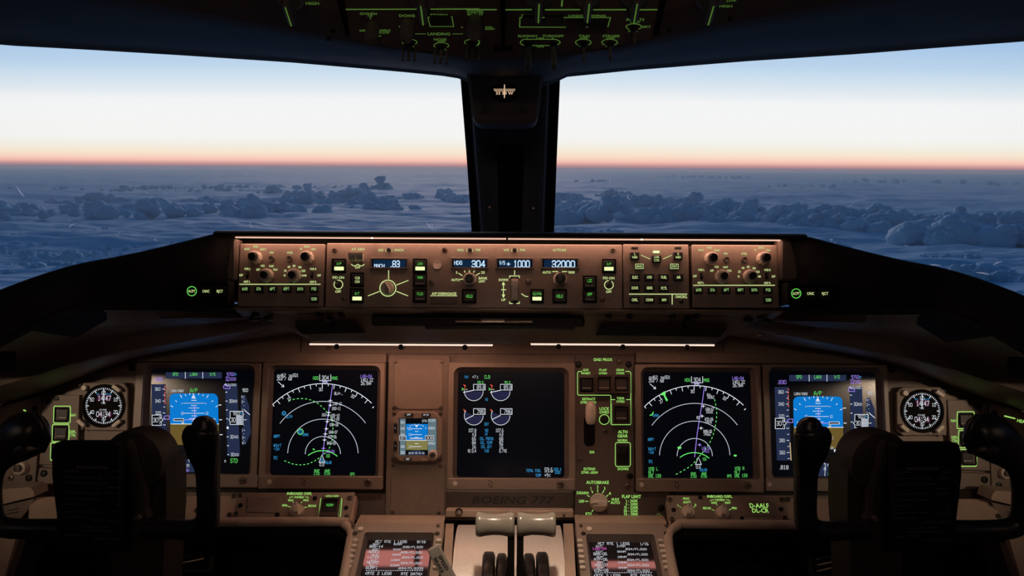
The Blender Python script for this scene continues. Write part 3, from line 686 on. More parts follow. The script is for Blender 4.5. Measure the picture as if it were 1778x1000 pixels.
def pfd(label, rc, scr, dst, tail, mag=False):
    t = unit('flight_display', label, rc, scr, rc[3]-23, 'primary flight displays at the two ends of the row')
    s = screen_map(t, (90, 115, 880, 900), dst)
    S = lambda mb, pts, m, dy=0.: mb.flat(s.poly(pts, YS), YS-dy, m)
    bx = lambda x0, y0, x1, y1: [(x0,y0),(x1,y0),(x1,y1),(x0,y1)]
    T = lambda mb, tx, x, y, h, m, w=None, **k: s.txt(mb, tx, x, y, h, m, w=w, y0=YS-.0006, **k)
    Ln = lambda mb, pts, w, m, c=False: s.ln(mb, pts, w, m, YS-.0005, c)
    a = MB()                                                # mode annunciation strip
    S(a, bx(218,135,650,182), 'd_tape', 0); 
    for x in (369, 503): Ln(a, [(x,133),(x+1,184)], 4, 'd_white')
    for tx, x, w in (('SPD',293,46),('LNAV',435,60),('V/S',578,46)): T(a, tx, x, 150, 24, 'd_green', w)
    s_ = s.build(a, 'mode_strip', parent=t.scr)
    a = MB()                                                # speed tape
    S(a, [(108,226),(216,226),(232,780),(126,780)], 'd_tape')
    T(a, '.830', 162, 189, 27, 'd_violet', 72); T(a, '.818', 178, 832, 27, 'd_white', 72)
    for i, tx in enumerate(('360','340','320','300','280','260')):
        if tx == '300': continue
        T(a, tx, 156+i*2, 263+i*91.4, 23, 'd_white', 44)
    for i in range(12):
        x = 212+i*.9; Ln(a, [(x-(20 if i % 2 == 0 else 14), 263+i*45.7),(x, 263+i*45.7)], 4, 'd_white')
    for i in range(6): Ln(a, [(212,240+i*24),(213,250+i*24)], 9, 'd_red')
    Ln(a, [(212,360),(217,376)], 4, 'd_red'); Ln(a, [(225,645),(233,780)], 6, 'd_amber')
    s.build(a, 'speed_tape', parent=t.scr)
    a = MB(); S(a, [(114,462),(184,462),(184,486),(198,500),(184,514),(184,540),(114,540)], 'd_dark', .0003); Ln(a, [(114,462),(184,462),(184,486),(198,500),(184,514),(184,540),(114,540)], 4, 'd_white', True)
    T(a, '30', 141, 500, 32, 'd_white', 40); T(a, '8', 172, 484, 22, 'd_white', 16); T(a, '7', 172, 518, 22, 'd_white', 16)
    Ln(a, [(200,481),(216,468),(246,468),(246,494),(216,494)], 4, 'd_violet', True); s.build(a, 'speed_readout', parent=t.scr)
    a = MB()                                                # attitude ball: blue sky over brown ground, rounded
    def rpoly(x0, y0, x1, y1, r, skew=0):
        P = []
        for sx, sy, a0 in ((1,-1,0),(-1,-1,90),(-1,1,180),(1,1,270)):
            for i in range(6):
                an = R(a0+18*i); P.append(((x1 if sx > 0 else x0)-sx*r+r*math.cos(an), (y1 if sy > 0 else y0)-sy*r-r*math.sin(an)))
        return [(x+(y-297)*skew, y) for x, y in P]
    R1 = rpoly(248, 297, 620, 690, 40, .022)
    def clip(P, yc, below):
        out = []
        for i in range(len(P)):
            p, q = P[i], P[(i+1) % len(P)]; ip = (p[1] > yc) == below; iq = (q[1] > yc) == below
            if ip: out.append(p)
            if ip != iq: u = (yc-p[1])/(q[1]-p[1]); out.append((p[0]+(q[0]-p[0])*u, yc))
        return out
    S(a, clip(R1, 530, False), 'd_sky', .0001); S(a, clip(R1, 530, True), 'd_earth', .0001)
    Ln(a, [(258,530),(629,530)], 5, 'd_white')
    cx = lambda y: 434 + (y-297)*.022
    for y, w in ((388,22),(408,40),(428,20),(448,80),(468,20),(489,40),(509,20),(551,20),(571,40),(609,80),(650,30)):
        Ln(a, [(cx(y)-w,y),(cx(y)+w,y)], 3.5, 'd_white')
    Ln(a, [(cx(371)-82,371),(cx(371)+82,371)], 4, 'd_dim'); T(a, '+', cx(371)-92, 374, 14, 'd_white'); T(a, '+', cx(371)+92, 374, 14, 'd_white')
    for y in (448, 609): T(a, '10', cx(y)-92, y, 20, 'd_white', 22); T(a, '10', cx(y)+98, y, 20, 'd_white', 22)
    T(a, '20', cx(686)+100, 686, 16, 'd_white', 24)
    for d in (-60,-45,-30,-20,-10,10,20,30,45,60):
        r0, r1 = 190, {30:218,60:210,45:204,10:204,20:204}[abs(d)]; r0 = 190
        c, q = (cx(500), 495), R(90-d); Ln(a, [(c[0]+r0*math.cos(q), c[1]-r0*math.sin(q)), (c[0]+r1*math.cos(q), c[1]-r1*math.sin(q))], 4.5 if abs(d) in (30,) else 5, 'd_white')
    S(a, [(433,306),(449,330),(418,330)], 'd_white', .0005); S(a, [(424,298),(442,298),(433,308)], 'd_white', .0005); Ln(a, [(416,350),(456,350)], 4, 'd_white'); Ln(a, [(418,336),(452,336)], 3, 'd_white')
    o = s.build(a, 'attitude_indicator', parent=t.scr)
    a = MB()                                                # aeroplane symbol and flight director
    for k in (-1, 1):
        P = [(cx(500)+k*x, y) for x, y in ((82,490),(158,490),(158,505),(92,505),(92,526),(82,526))]
        S(a, P, 'd_dark', .0006); s.ln(a, P, 4, 'd_white', YS-.0009, True)
    Ln(a, [(cx(380)+4,388),(cx(540)+4,548)], 5, 'd_violet'); Ln(a, [(cx(500)-72,498),(cx(500)+72,498)], 5, 'd_violet'); s.arc(a, cx(500), 498, 8, 0, 360, 6, 'd_white', YS-.001, 12)
    s.build(a, 'flight_director', parent=t.scr)
    a = MB(); T(a, 'LNAV/VNAV', 307, 277, 20, 'd_white', 104); T(a, 'A/P', 434, 273, 29, 'd_green', 60)
    for x, y in ((635,385),(640,498),(643,612)): Ln(a, [(x-10,y),(x+12,y)], 6, 'd_white')
    T(a, '9750', 716, 150, 24, 'd_violet', 62); T(a, 'M', 755, 152, 18, 'd_cyan', 14); T(a, '32', 694, 185, 30, 'd_violet', 32); T(a, '000', 736, 187, 22, 'd_violet', 48)
    T(a, '900', 830, 272, 24, 'd_white', 46); Ln(a, [(561,697),(561,716)], 8, 'd_white'); Ln(a, [(561,700),(576,700)], 9, 'd_white')
    s.build(a, 'annunciations', parent=t.scr)
    a = MB(); S(a, [(674,222),(768,222),(790,775),(694,775)], 'd_tape')
    for i, y in enumerate((233,287,355,423,490,558,628,696,764)):
        x = 680+i*2; Ln(a, [(x-4,y),(x+10,y)], 5, 'd_white')
        if i in (2, 6, 8): T(a, '30', x+36, y, 24, 'd_white', 30); T(a, {2:'800',6:'400',8:'200'}[i], x+68, y+1, 18, 'd_white', 34)
    T(a, '31000', 726, 231, 16, 'd_white', 70); Ln(a, [(668,232),(680,220),(682,232)], 3, 'd_white'); Ln(a, [(664,256),(664,240),(676,226),(684,226),(684,240),(712,240),(712,260),(664,258)], 4, 'd_violet')
    S(a, bx(689,550,703,568), 'd_white', .0004); s.build(a, 'altitude_tape', parent=t.scr)
    a = MB(); S(a, bx(714,433,814,534), 'd_dark', .0003); Ln(a, [(714,433),(814,433),(814,534),(714,534),(714,512),(704,499),(714,486)], 4, 'd_white', True); S(a, bx(724,440,798,462), 'd_dark', .0004); T(a, '9322', 764, 450, 22, 'd_white', 56); T(a, 'M', 800, 450, 18, 'd_cyan', 12)
    T(a, '30', 738, 499, 32, 'd_white', 36); S(a, bx(762,464,808,530), 'd_dim', .0005)
    for i in range(3): s.txt(a, '020', 786, 476+i*21, 17, 'd_dark', w=40, y0=YS-.0011)
    s.build(a, 'altitude_readout', parent=t.scr)
    a = MB(); S(a, [(800,310),(828,305),(860,388),(874,600),(832,690),(808,690),(800,570),(822,545),(822,430),(798,420)], 'd_tape')
    for i, (tx, y) in enumerate((('6',322),('2',360),('1',420),('',498),('1',578),('2',634),('6',674))):
        if tx: T(a, tx, 806+i, y, 18, 'd_white', 11)
        Ln(a, [(816+i,y),((824 if tx else 838)+i,y)], 4, 'd_white')
    for y in (340,390,458,540,606,655): Ln(a, [(818,y),(823,y)], 3, 'd_white')
    Ln(a, [(824,424),(866,460)], 5, 'd_white'); s.build(a, 'vertical_speed_scale', parent=t.scr)
    a = MB(); c0 = (447, 1010); q = [(c0[0]+218*math.cos(R(k)), c0[1]-218*math.sin(R(k))) for k in range(30, 151, 5)]
    S(a, [p for p in clip(q, 899, False)], 'd_tape')
    for i in range(-6, 7):
        an = R(90-i*8-2); r1 = 196 if i % 2 == 0 else 204
        pa = (c0[0]+216*math.cos(an), c0[1]-216*math.sin(an)); pb = (c0[0]+r1*math.cos(an), c0[1]-r1*math.sin(an))
        if pb[1] < 897: Ln(a, [pa, pb], 3.5, 'd_white')
    for tx, an in (('28',128),('29',110),('30',93),('31',76),('32',58),('33',40)):
        r = 172; x, y = c0[0]+r*math.cos(R(an)), c0[1]-r*math.sin(R(an))
        if y < 888: T(a, tx, x, y, 19, 'd_white', 24, rot=R(an-90))
    Ln(a, [(493,800),(487,898)], 3, 'd_white'); T(a, '304H', 370, 885, 22, 'd_violet', 56); T(a, 'MAG', 529, 884, 18, 'd_green', 36)
    s.build(a, 'heading_arc', parent=t.scr)
    a = MB(); T(a, 'R', 676, 815, 16, 'd_white', 12); T(a, 'STD', 744, 811, 30, 'd_green', 60); s.build(a, 'baro_setting', parent=t.scr)
    return t
pfd('primary flight display with a pale glare at its top left, leftmost of the row', (236, 630, 453, 845), (258, 642, 434, 821), (258.7, 641.8, 437, 820.1), False)
pfd('primary flight display with a pale glare at its top right, rightmost of the row', (1324, 633, 1540, 852), (1341, 647, 1523, 827), (1340.7, 646.4, 1522.4, 827), True)
pl = None

def nav(label, rc, scr, ox, oy, left):
    t = unit('navigation_display', label, rc, scr, rc[3]-23, 'navigation displays beside the primary flight displays')
    s = object.__new__(Thing); s.__dict__.update(t.__dict__); s.crop = (ox, oy, .23); s.k = t.k*.23
    T = lambda mb, tx, x, y, h, m, w=None, **k: s.txt(mb, tx, x, y, h, m, w=w, y0=YS-.0006, **k)
    Ln = lambda mb, pts, w, m, c=False: s.ln(mb, pts, w, m, YS-.0004, c)
    dx, dy = (0, 0) if left else (-19, 15)                  # the right display is laid out a little lower and to the left
    X = lambda x: x+dx
    a = MB(); T(a, 'GS', X(146), 142+dy, 18, 'd_white', 22); T(a, '462', X(180), 137+dy, 23, 'd_white', 42); T(a, 'TAS', X(238), 142+dy, 18, 'd_white', 32); T(a, '501', X(276), 137+dy, 23, 'd_white', 42)
    T(a, '253°/ 68', X(190), 163+dy, 22, 'd_white', 116); T(a, 'HDG', X(427), 158+dy, 24, 'd_green', 44); T(a, '304', X(499), 156+dy, 30, 'd_white', 56); T(a, 'MAG', X(570), 159+dy, 24, 'd_green', 44)
    Ln(a, [(X(457),130+dy),(X(457),178+dy),(X(541),178+dy),(X(541),130+dy)], 4, 'd_white')
    T(a, 'LAG-04', X(808), 145+dy, 24, 'd_violet', 90); T(a, '1451.2Z', X(813), 173+dy, 23, 'd_white', 98); T(a, '26.9', X(794), 199+dy, 22, 'd_white', 56); T(a, 'NM', X(834), 200+dy, 18, 'd_white', 24)
    Ln(a, [(X(141),185+dy),(X(183),221+dy)], 4, 'd_white'); Ln(a, [(X(168),224+dy),(X(186),224+dy),(X(183),207+dy)], 4, 'd_white')
    s.build(a, 'data_block', parent=t.scr)
    a = MB(); C0 = (X(481), 732+dy)                         # rings are circles about the aeroplane
    def ring(r, a0, a1, w=4.5, cy=0, m='d_dim'): s.arc(a, C0[0], C0[1]+cy, r, a0, a1, w, m, YS-.0004, 40)
    ring(532, 46.2, 135.5, 5, 0, 'd_white'); ring(398, 36, 144.5, 4.5, 0); ring(266, 2, 178, 4.5, 2); ring(133, 0, 180, 4.5, 0)
    for i in range(-9, 9):
        an = R(88-i*5.0+2.5); r1 = 532-(34 if i % 2 == 0 else 18)
        if 46 < math.degrees(an) < 136: Ln(a, [(C0[0]+532*math.cos(an), C0[1]-532*math.sin(an)), (C0[0]+r1*math.cos(an), C0[1]-r1*math.sin(an))], 4.5, 'd_white')
    for tx, x, y, ro in (('27',228,318,28),('30',464,244,2),('33',707,296,-26)): T(a, tx, X(x), y+dy, 23, 'd_white', 30, rot=R(ro))
    Ln(a, [(X(855),384+dy),(X(866),374+dy)], 6, 'd_white'); s.build(a, 'range_arcs', parent=t.scr)
    a = MB(); Ln(a, [(X(555),207+dy),(X(540),310+dy),(X(500),560+dy),(X(480),740+dy)], 4.5, 'd_violet')
    Ln(a, [(X(484),186+dy),(X(510),186+dy),(X(497),202+dy)], 4, 'd_white', True); Ln(a, [(X(478),198+dy),(X(478),182+dy),(X(516),182+dy),(X(516),198+dy)], 3, 'd_violet'); s.build(a, 'route_line', parent=t.scr)
    a = MB()
    wps = ((538,328,0),(538,363,0),(526,418,0),(523,438,0),(515,486,0),(508,541,0),(501,580,0),(494,625,0),(486,688,1)) if left else ((525,370,0),(516,445,0),(509,536,0),(498,662,1))
    for x, y, v in wps:
        m = 'd_violet' if v else 'd_white'; P = [(x+r*math.cos(R(90*k+o)), y-r*.8*math.sin(R(90*k+o))) for k in range(4) for r, o in ((19,0),(5,45))]; s.fl = a.flat(s.poly(P, YS), YS-.0007, m)
    if left:
        for tx, x, y, w, m in (('BLH-..',600,274,68,'d_white'),('LAG-12',590,352,66,'d_white'),('ERO-11',583,388,66,'d_white'),('UDE-10',574,441,66,'d_white'),('AKI-09',572,468,66,'d_white'),('KON-08',565,510,66,'d_white'),('UAA-07',558,566,66,'d_white'),('ATP-06',552,602,66,'d_white'),('BAG-05',545,649,66,'d_white'),('LAG-04',536,712,66,'d_violet'),('150',518,745,32,'d_green'),('160',488,435,36,'d_white')):
            T(a, tx, x, y, 21, m, w)
    else:
        for tx, x, y, w, m in (('BLH-..',574,284,40,'d_white'),('1506Z',583,302,56,'d_white'),('UAA-07',576,391,66,'d_white'),('1503Z',573,413,56,'d_white'),('ATP-06',570,468,66,'d_white'),('1459Z',566,488,56,'d_white'),('BAR-05',560,560,66,'d_white'),('1456Z',556,581,56,'d_white'),('LAG-04',548,686,66,'d_violet'),('1451Z',546,709,56,'d_violet'),('150',535,770,32,'d_green'),('80',488,457,26,'d_white')):
            T(a, tx, x, y, 20, m, w)
    s.build(a, 'waypoints', parent=t.scr)
    a = MB(); s.arc(a, X(476), 880+dy, 174, 49, 128, 6, 'd_green', YS-.0005, 24)
    def dash(pts, n, w=5, m='d_green'):
        P = resample(smooth([(float(x), float(y), 0.) for x, y in pts]), n*2)
        for i in range(0, len(P)-1, 2): Ln(a, [(P[i][0], P[i][1]), (P[i+1][0], P[i+1][1])], w, m)
    if left:
        dash([(222,326),(300,313),(370,318),(430,342),(480,380),(515,420)], 11); dash([(540,445),(556,520),(552,620),(520,700),(440,770),(360,808),(270,810),(190,782)], 22)
        for x, y, r in ((187,424,14),(311,563,15)): s.arc(a, x, y, r, 0, 360, 4, 'd_cyan', YS-.0005, 16); Ln(a, [(x-4,y+7),(x,y-8),(x+4,y+7)], 3, 'd_cyan')
        s.arc(a, 311, 563, 22, 0, 360, 4, 'd_green', YS-.0005, 18); T(a, 'ULFM', 226, 449, 20, 'd_cyan', 46); T(a, 'UAAA', 349, 585, 20, 'd_cyan', 44); T(a, 'RULAD', 520, 795, 20, 'd_cyan', 54); Ln(a, [(405,692),(418,700)], 8, 'd_green')
    else:
        dash([(612,318),(627,400),(624,480),(600,590),(560,670),(500,745),(430,822),(320,886)], 22)
        P = s.poly([(207,275),(235,257),(243,272),(234,280),(260,325),(248,335),(224,285),(213,290)], YS); a.flat(P, YS-.0005, 'd_green')
        for x, y, w in ((346,684,15),(767,743,12)): p = s.at(x, y, YS); a.flat(circ(p[0], p[1], w*s.k, 14, w*.6*s.k), YS-.0005, 'd_green')
        Ln(a, [(122,440),(140,432),(150,412)], 5, 'd_green'); Ln(a, [(122,440),(146,438),(150,412)], 3, 'd_green'); T(a, 'UAAA', 168, 440, 20, 'd_cyan', 44); T(a, 'RULAD', 528, 851, 20, 'd_cyan', 56)
    s.build(a, 'map_symbols', parent=t.scr)
    a = MB(); b = (C0[0]-8+ (0 if left else 34), 0)
    px = 474 if left else 490; py = 738 if left else 754
    Ln(a, [(px,py),(px+22,py+56),(px-22,py+56)], 4.5, 'd_white', True)
    if left: Ln(a, [(px,py+22),(px+8,py+46),(px-8,py+46)], 4, 'd_cyan', True)
    T(a, '0.0', px-1, 811 if left else 830, 21, 'd_white', 36); s.build(a, 'aeroplane_symbol', parent=t.scr)
    a = MB()
    for tx, x, y, w in ((('ARPT',133,598,48),('WX+T',137,667,60),('-1A',130,693,42),('TFC',123,761,32)) if left else (('ARPT',131,622,46),('WX+T',140,693,60),('-1A',131,719,42),('TFC',128,789,32))): T(a, tx, x, y, 21, 'd_cyan', w)
    for tx, x, y, w in ((('RNP',435,858,40),('2.00',434,878,46),('ANP',514,858,40),('0.05',514,878,46),('GPS',703,883,34)) if left else
                        (('RNP',452,880,38),('2.00',453,899,46),('ANP',532,880,38),('0.05',532,899,46),('GPS',723,897,34),('VOR L',149,843,74),('NLT',134,870,44),('DME',131,898,38),('133',186,896,44),('VOR R',800,840,74),('NLT',784,867,44),('DME',782,896,38),('133',838,893,44))): T(a, tx, x, y, 19 if w < 47 and x > 400 and x < 760 else 22, 'd_green', w)
    s.build(a, 'status_text', parent=t.scr)
    return t
nav('navigation map display with a dashed green curve upper left and many waypoints', (456, 630, 668, 848), (473, 643.5, 652, 824.5), 450, 620, True)
nav('navigation map display with green VOR lettering in both its bottom corners', (1102, 633, 1320, 853), (1119.5, 647, 1304.5, 829), 1100, 620, False)

# ---- engine display
t = unit('engine_display', 'engine display with two columns of round gauges in the middle of the row', (778, 630, 998, 850), (795.5, 647, 978.5, 828), 829, None)
s = object.__new__(Thing); s.__dict__.update(t.__dict__); s.crop = (660, 600, .32); s.k = t.k*.32
T = lambda mb, tx, x, y, h, m, w=None, **k: s.txt(mb, tx, x, y, h, m, w=w, y0=YS-.0006, **k)
a = MB(); T(a, 'TAT', 468, 171, 13, 'd_cyan', 24); T(a, '+7', 509, 170, 15, 'd_white', 20); T(a, 'C', 529, 172, 12, 'd_white', 8); T(a, 'CLB', 581, 170, 17, 'd_green', 32); s.build(a, 'heading_text', parent=t.scr)
for gx in (0, 146):
    for gy, val, n1 in ((252, '89.8', True), (384, '785' if not gx else '786', False)):
        a = MB(); cx, cy = 508+gx, gy-4
        P = [(cx+49*math.cos(R(k)), cy-49*math.sin(R(k))) for k in [0]+list(range(-5,-180,-12))+([-188] if n1 else [-205])]+[(cx, cy)]
        a.flat(s.poly(P, YS), YS-.0002, 'd_navy'); s.arc(a, cx, cy, 51, 2, -186 if n1 else -212, 2.6, 'd_white', YS-.0004)
        e = (451+gx, gy+2) if n1 else (460+gx, gy+18); s.ln(a, [(cx, gy-10 if n1 else gy-6), e], 3.6, 'd_white', YS-.0006)
        bx0 = [(507+gx,gy-42),(570+gx,gy-42),(570+gx,gy-11),(507+gx,gy-11)]; a.flat(s.poly(bx0, YS), YS-.0005, 'd_dark'); s.ln(a, bx0, 2.6, 'd_white', YS-.0007, True)
        T(a, val, 546+gx, gy-26, 19, 'd_white', 44)
        s.ln(a, [(452+gx,gy-40),(463+gx,gy-34),(458+gx,gy-24)] if n1 else [(452+gx,gy-38),(460+gx,gy-32),(456+gx,gy-26)], 4.5, 'd_red', YS-.0005)
        if n1: T(a, '99.3', 544+gx, 201, 16, 'd_green', 33); s.ln(a, [(443+gx,230),(452+gx,236),(443+gx,243)], 3, 'd_green', YS-.0005); s.ln(a, [(452+gx,236),(474+gx,238)], 3, 'd_amber', YS-.0005)
        s.build(a, 'gauge', parent=t.scr)
a = MB()
for tx, x, y, w in (('N1',579,292,16),('EGT',578,426,24),('N2',578,460,18),('FF',577,482,16),('OIL PRESS',578,505,74),('OIL TEMP',577,527,66),('OIL QTY',577,549,58),('VIB',578,571,24),('TOTAL FUEL',833,678,82),('TEMP',858,704,32),('KGS X',963,671,40),('1000',962,688,32)): T(a, tx, x, y, 14, 'd_cyan', w)
for tx, x, y, w in (('107.8',500,460,44),('4.8',510,482,22),('65',509,505,22),('84',509,527,22),('16',509,549,22),('N1',484,571,16),('0.4',509,571,24),('107.6',648,460,44),('4.8',657,482,22),('68',657,505,22),('82',657,527,22),('15',657,549,22),('0.7',658,571,24),('N1',681,571,16)): T(a, tx, x, y, 17, 'd_white', w)
T(a, '59.6', 915, 675, 22, 'd_white', 46); T(a, '+9', 902, 703, 16, 'd_white', 22); T(a, 'C', 921, 704, 12, 'd_white', 8); s.build(a, 'engine_text', parent=t.scr)

# ---- standby column
SB = (660, 600, .32)
t = Thing('standby_instrument_panel', 'tall narrow brown panel with a blank cover above the small standby display', 'instrument panel', MP, 205, 480, SB)
plate('face_plate', rc=(38, 52, 372, 938), y0=-.002, r=4, tt=t, m='panel')
mb = MB(); mb.prism(t.poly([(100,70),(318,70),(340,94),(340,320),(312,346),(104,346),(75,322),(75,96)], -.004), -.004, 0, 'bezel', .0008); t.build(mb, 'blank_cover')
mb = MB(); mb.prism(t.rect(57, 640, 350, 925, 8, off=-.0035), -.0035, 0, 'panel', .0008); t.build(mb, 'blank_cover')
for x, y in ((86,90),(334,90),(78,338),(331,338),(78,368),(330,368),(72,616),(326,616),(74,648),(327,652),(69,902),(319,906)): screw(t, x, y, 12, False, -.002)
t = Thing('standby_display', 'small standby attitude display in an eight-sided bezel below the blank cover', 'display', MP, 203, 494, SB)
oc = [(110,358),(298,358),(338,400),(338,590),(300,630),(108,630),(68,590),(68,396)]
ic = [(104,394),(306,394),(309,397),(309,594),(306,597),(104,597),(101,594),(101,397)]
mb = MB(); mb.ring(t.poly(oc, -.01), t.poly(ic, -.01), -.012, -.0022, 'bezel', .0015, -.003); t.build(mb, 'bezel')
mb = MB(); mb.prism(t.rect(100, 392, 311, 600, 2), -.003, -.0022, 'screen'); scr = t.build(mb, 'screen')
a = MB(); Z = -.0034; S = lambda P, m, d=0.: a.flat(t.poly(P, Z), Z-d, m); bx = lambda x0, y0, x1, y1: [(x0,y0),(x1,y0),(x1,y1),(x0,y1)]
S(bx(106,397,306,593), 'd_dark'); S(bx(140,425,258,514), 'd_sky', .0002); S(bx(140,514,258,566), 'd_olive', .0002); S(bx(108,397,138,593), 'd_gray', .0002); S(bx(260,397,306,593), 'd_gray', .0002)
for y in (451, 466, 483, 498, 532, 548): w = {451:30,483:28,548:26}.get(y, 10); t.ln(a, [(198-w,y),(198+w,y)], 2.6, 'd_white', Z-.0004)
t.ln(a, [(140,514),(258,514)], 3, 'd_white', Z-.0004); t.ln(a, [(162,503),(232,503)], 6, 'd_dim', Z-.0005)
for x, y, tx, w in ((241,409,'STD',28),(280,405,'31200',38),(122,416,'360',24),(122,450,'340',24),(122,484,'320',24),(122,548,'280',24),(122,580,'260',24),(278,448,'30800',38),(278,530,'30400',38),(160,451,'20',18),(162,483,'10',18),(162,548,'10',18)): t.txt(a, tx, x, y, 12, 'd_white', w=w, y0=Z-.0006)
for x0, x1, tx in ((106,140,'307'),(245,290,'308')): a.flat(t.poly(bx(x0,488,x1,514), Z), Z-.0006, 'd_dark'); t.ln(a, bx(x0,488,x1,514), 2, 'd_white', Z-.0008, True); t.txt(a, tx, (x0+x1)/2, 501, 15, 'd_white', w=x1-x0-8, y0=Z-.0010)
for d in (-45,-30,-20,-10,10,20,30,45): an = R(90-d); t.ln(a, [(198+66*math.cos(an), 497-66*math.sin(an)), (198+74*math.cos(an), 497-74*math.sin(an))], 2.5, 'd_white', Z-.0004)
a.flat(t.poly([(198,444),(188,430),(208,430)], Z), Z-.0005, 'd_white')
P = [(198+62*math.cos(R(k)), 628-62*math.sin(R(k))) for k in range(30, 151, 10)]; S([p for p in P if p[1] < 594]+[(250,593),(146,593)], 'd_tape', .0003)
for tx, x in (('28',160),('29',176),('30',196),('31',216),('32',234)): t.txt(a, tx, x, 583, 9, 'd_white', w=14, y0=Z-.0006)
t.build(a, 'display_page', parent=scr)
for tx, x, y, w, h in (('APP',156,375,46,16),('HP/IN',249,376,48,16),('RST',151,616,38,14)):
    o = button(t, x-w/2, y-h/2, x+w/2, y+h/2, tx, lh=9, dep=.0145, lw=w*.6, rim=False, lc='d_white', r=4)
for tx, x, y in (('+',82,448),('-',82,544)):
    o = button(t, x-9, y-26, x+9, y+26, tx, lh=9, dep=.0145, lw=9, rim=False, lc='d_white', r=4)
efis_knob(t, 290, 590, 29, .022, .0001 if False else .55, black=False)
a = MB(); t.txt(a, 'ATT', 112, 617, 8, 'knob', w=20, y0=-.0125); t.txt(a, 'BARO', 243, 617, 8, 'knob', w=30, y0=-.0125); t.build(a, 'lettering')

# ---- landing gear panel
GP = (990, 600, .32)
t = Thing('landing_gear_panel', 'dark brown landing gear and autobrake panel right of the engine display', 'control panel', MP, 190, 500, GP)
mb = MB(); mb.prism(t.poly([(26,56),(346,56),(348,796),(540,796),(540,955),(24,955)], -.002), -.002, .004, 'panel_dark', .0008); t.build(mb, 'face_plate')
for x, y, dk in ((44,102,1),(316,102,1),(52,616,0),(188,464,0),(312,762,0),(322,706,1),(266,86,0),(142,924,0),(46,928,1),(490,880,1)): screw(t, x, y, 18 if dk else 15, bool(dk), -.002)
def guard_key(x0, y0, x1, y1, guarded):
    button(t, x0, y0, x1, y1, dash=True, r=4, dep=.008, mat_='button_brown' if guarded else 'button', rim=True)
    if guarded:
        mb = MB(); mb.ring(t.rect(x0-6, y0-8, x1+6, y1+6, 5, off=-.014), t.rect(x0+6, y0+6, x1-6, y1-6, 4, off=-.014), -.016, -.002, 'glass_key', .001); t.build(mb, 'guard')
guard_key(52, 174, 126, 252, False); guard_key(142, 164, 226, 254, True); guard_key(236, 164, 322, 254, True); guard_key(234, 324, 322, 420, True)
# gear lever: dark slot and a ribbed translucent wheel-shaped handle
mb = MB(); mb.prism(t.rect(74, 380, 134, 546, 26, 6, off=-.002), -.0026, -.001, 'black_matt'); sl = t.build(mb, 'lever_slot')
mb = MB(); p = t.at(106, 380); q = t.k; mb.tube([(p[0], 0, p[1]+10*q), (p[0], -.018, p[1]+14*q)], [14*q, 14*q], 'steel', 12, up=(1,0,0))
mb.build('lever_stem', sl)
p = t.at(112, 366, -.03); h = MB(); L = []
for u, w in ((-1,.35),(-.9,.75),(-.6,1.),(0,1.04),(.5,1.),(.85,.8),(1,.4)):
    L.append([(p[0]+28*q*w*math.cos(2*math.pi*i/32)*(1-.05*(i % 2)), -.028+.010*w*math.sin(2*math.pi*i/32)*(1-.05*(i % 2)), p[1]+u*62*q) for i in range(32)])
h.loft(L, 'knob', True, True); t.build(h, 'gear_lever_handle')
p = t.at(186, 400); mb = MB(); mb.lathe(p[0], p[1], [(20*q, -.001), (20*q, -.005), (15*q, -.0065)], 'button', 20); t.build(mb, 'push_button')
mb = MB(); mb.prism(t.rect(256, 536, 318, 646, 6, off=-.008), -.008, 0, 'black', .002); mb.prism(t.rect(262, 545, 312, 590, 4, off=-.012), -.013, -.006, 'button', .002); t.build(mb, 'guarded_switch')
bar_knob(t, 154, 850, 50, 180, .017); 
mb = MB(); G = 'green_mid'
for s_, x, y, w, h in (('GND PROX',177,76,104,15),('G/S',84,132,32,12),('INHIBIT',85,150,52,12),('FLAP',178,132,42,12),('OVRD',178,150,46,12),('GEAR',271,132,44,12),('OVRD',272,150,46,12),('TERR',273,286,42,12),('OVRD',273,303,46,12),
                     ('RETRACT',101,290,72,13),('270K-.82M',98,308,88,13),('LOCK',185,342,54,15),('OVRD',185,361,54,15),('ALTN',286,468,52,16),('GEAR',284,490,56,16),('NORM',284,514,54,13),('DOWN',287,669,60,14),('DN',118,578,26,14),
                     ('EXTEND',105,669,64,13),('270K-.82M',105,688,92,13),('AUTOBRAKE',149,742,122,16),('1',112,775,6,15),('2',149,766,10,15),('3',187,775,10,15),('4',215,802,12,15),('DISARM',68,799,66,14),('OFF',62,845,30,15),('RTO',100,913,34,15),('MAX',245,834,42,14),('AUTO',245,852,50,14),
                     ('FLAP LIMIT',332,819,104,17),('1 - 265K',334,842,66,14),('5 - 245K',334,860,66,14),('15 - 230K',330,878,78,14),('20 - 225K',329,896,78,14),('25 - 200K',330,914,78,14),('30 - 180K',330,932,78,14)):
    t.txt(mb, s_, x, y, h, G, w=w, y0=-.0024)
E = lambda pts, w=3.5, c=False: t.ln(mb, pts, w, G, -.0024, c)
E([(66,140),(46,140),(40,148),(40,264),(46,269),(216,269),(221,274),(221,424),(226,429),(324,429),(329,424),(329,148),(322,140),(300,140)])
E([(222,293),(244,293)]); E([(303,293),(328,293)]); E([(252,526),(320,526),(327,533),(327,648),(320,656),(252,656),(245,648),(245,533)], c=True)
t.arc(mb, 185, 401, 27, 0, 360, 3.5, G, -.0024)
for p0, p1 in (((116,786),(124,800)),((149,779),(149,796)),((183,786),(175,800)),((207,810),(195,820)),((206,845),(216,845)),((92,812),(106,820)),((82,845),(98,845)),((118,902),(126,888))): E([p0, p1], 4)
t.arc(mb, 480, 925, 12, 0, 360, 3, 'green_dim', -.0024)
t.build(mb, 'lettering')

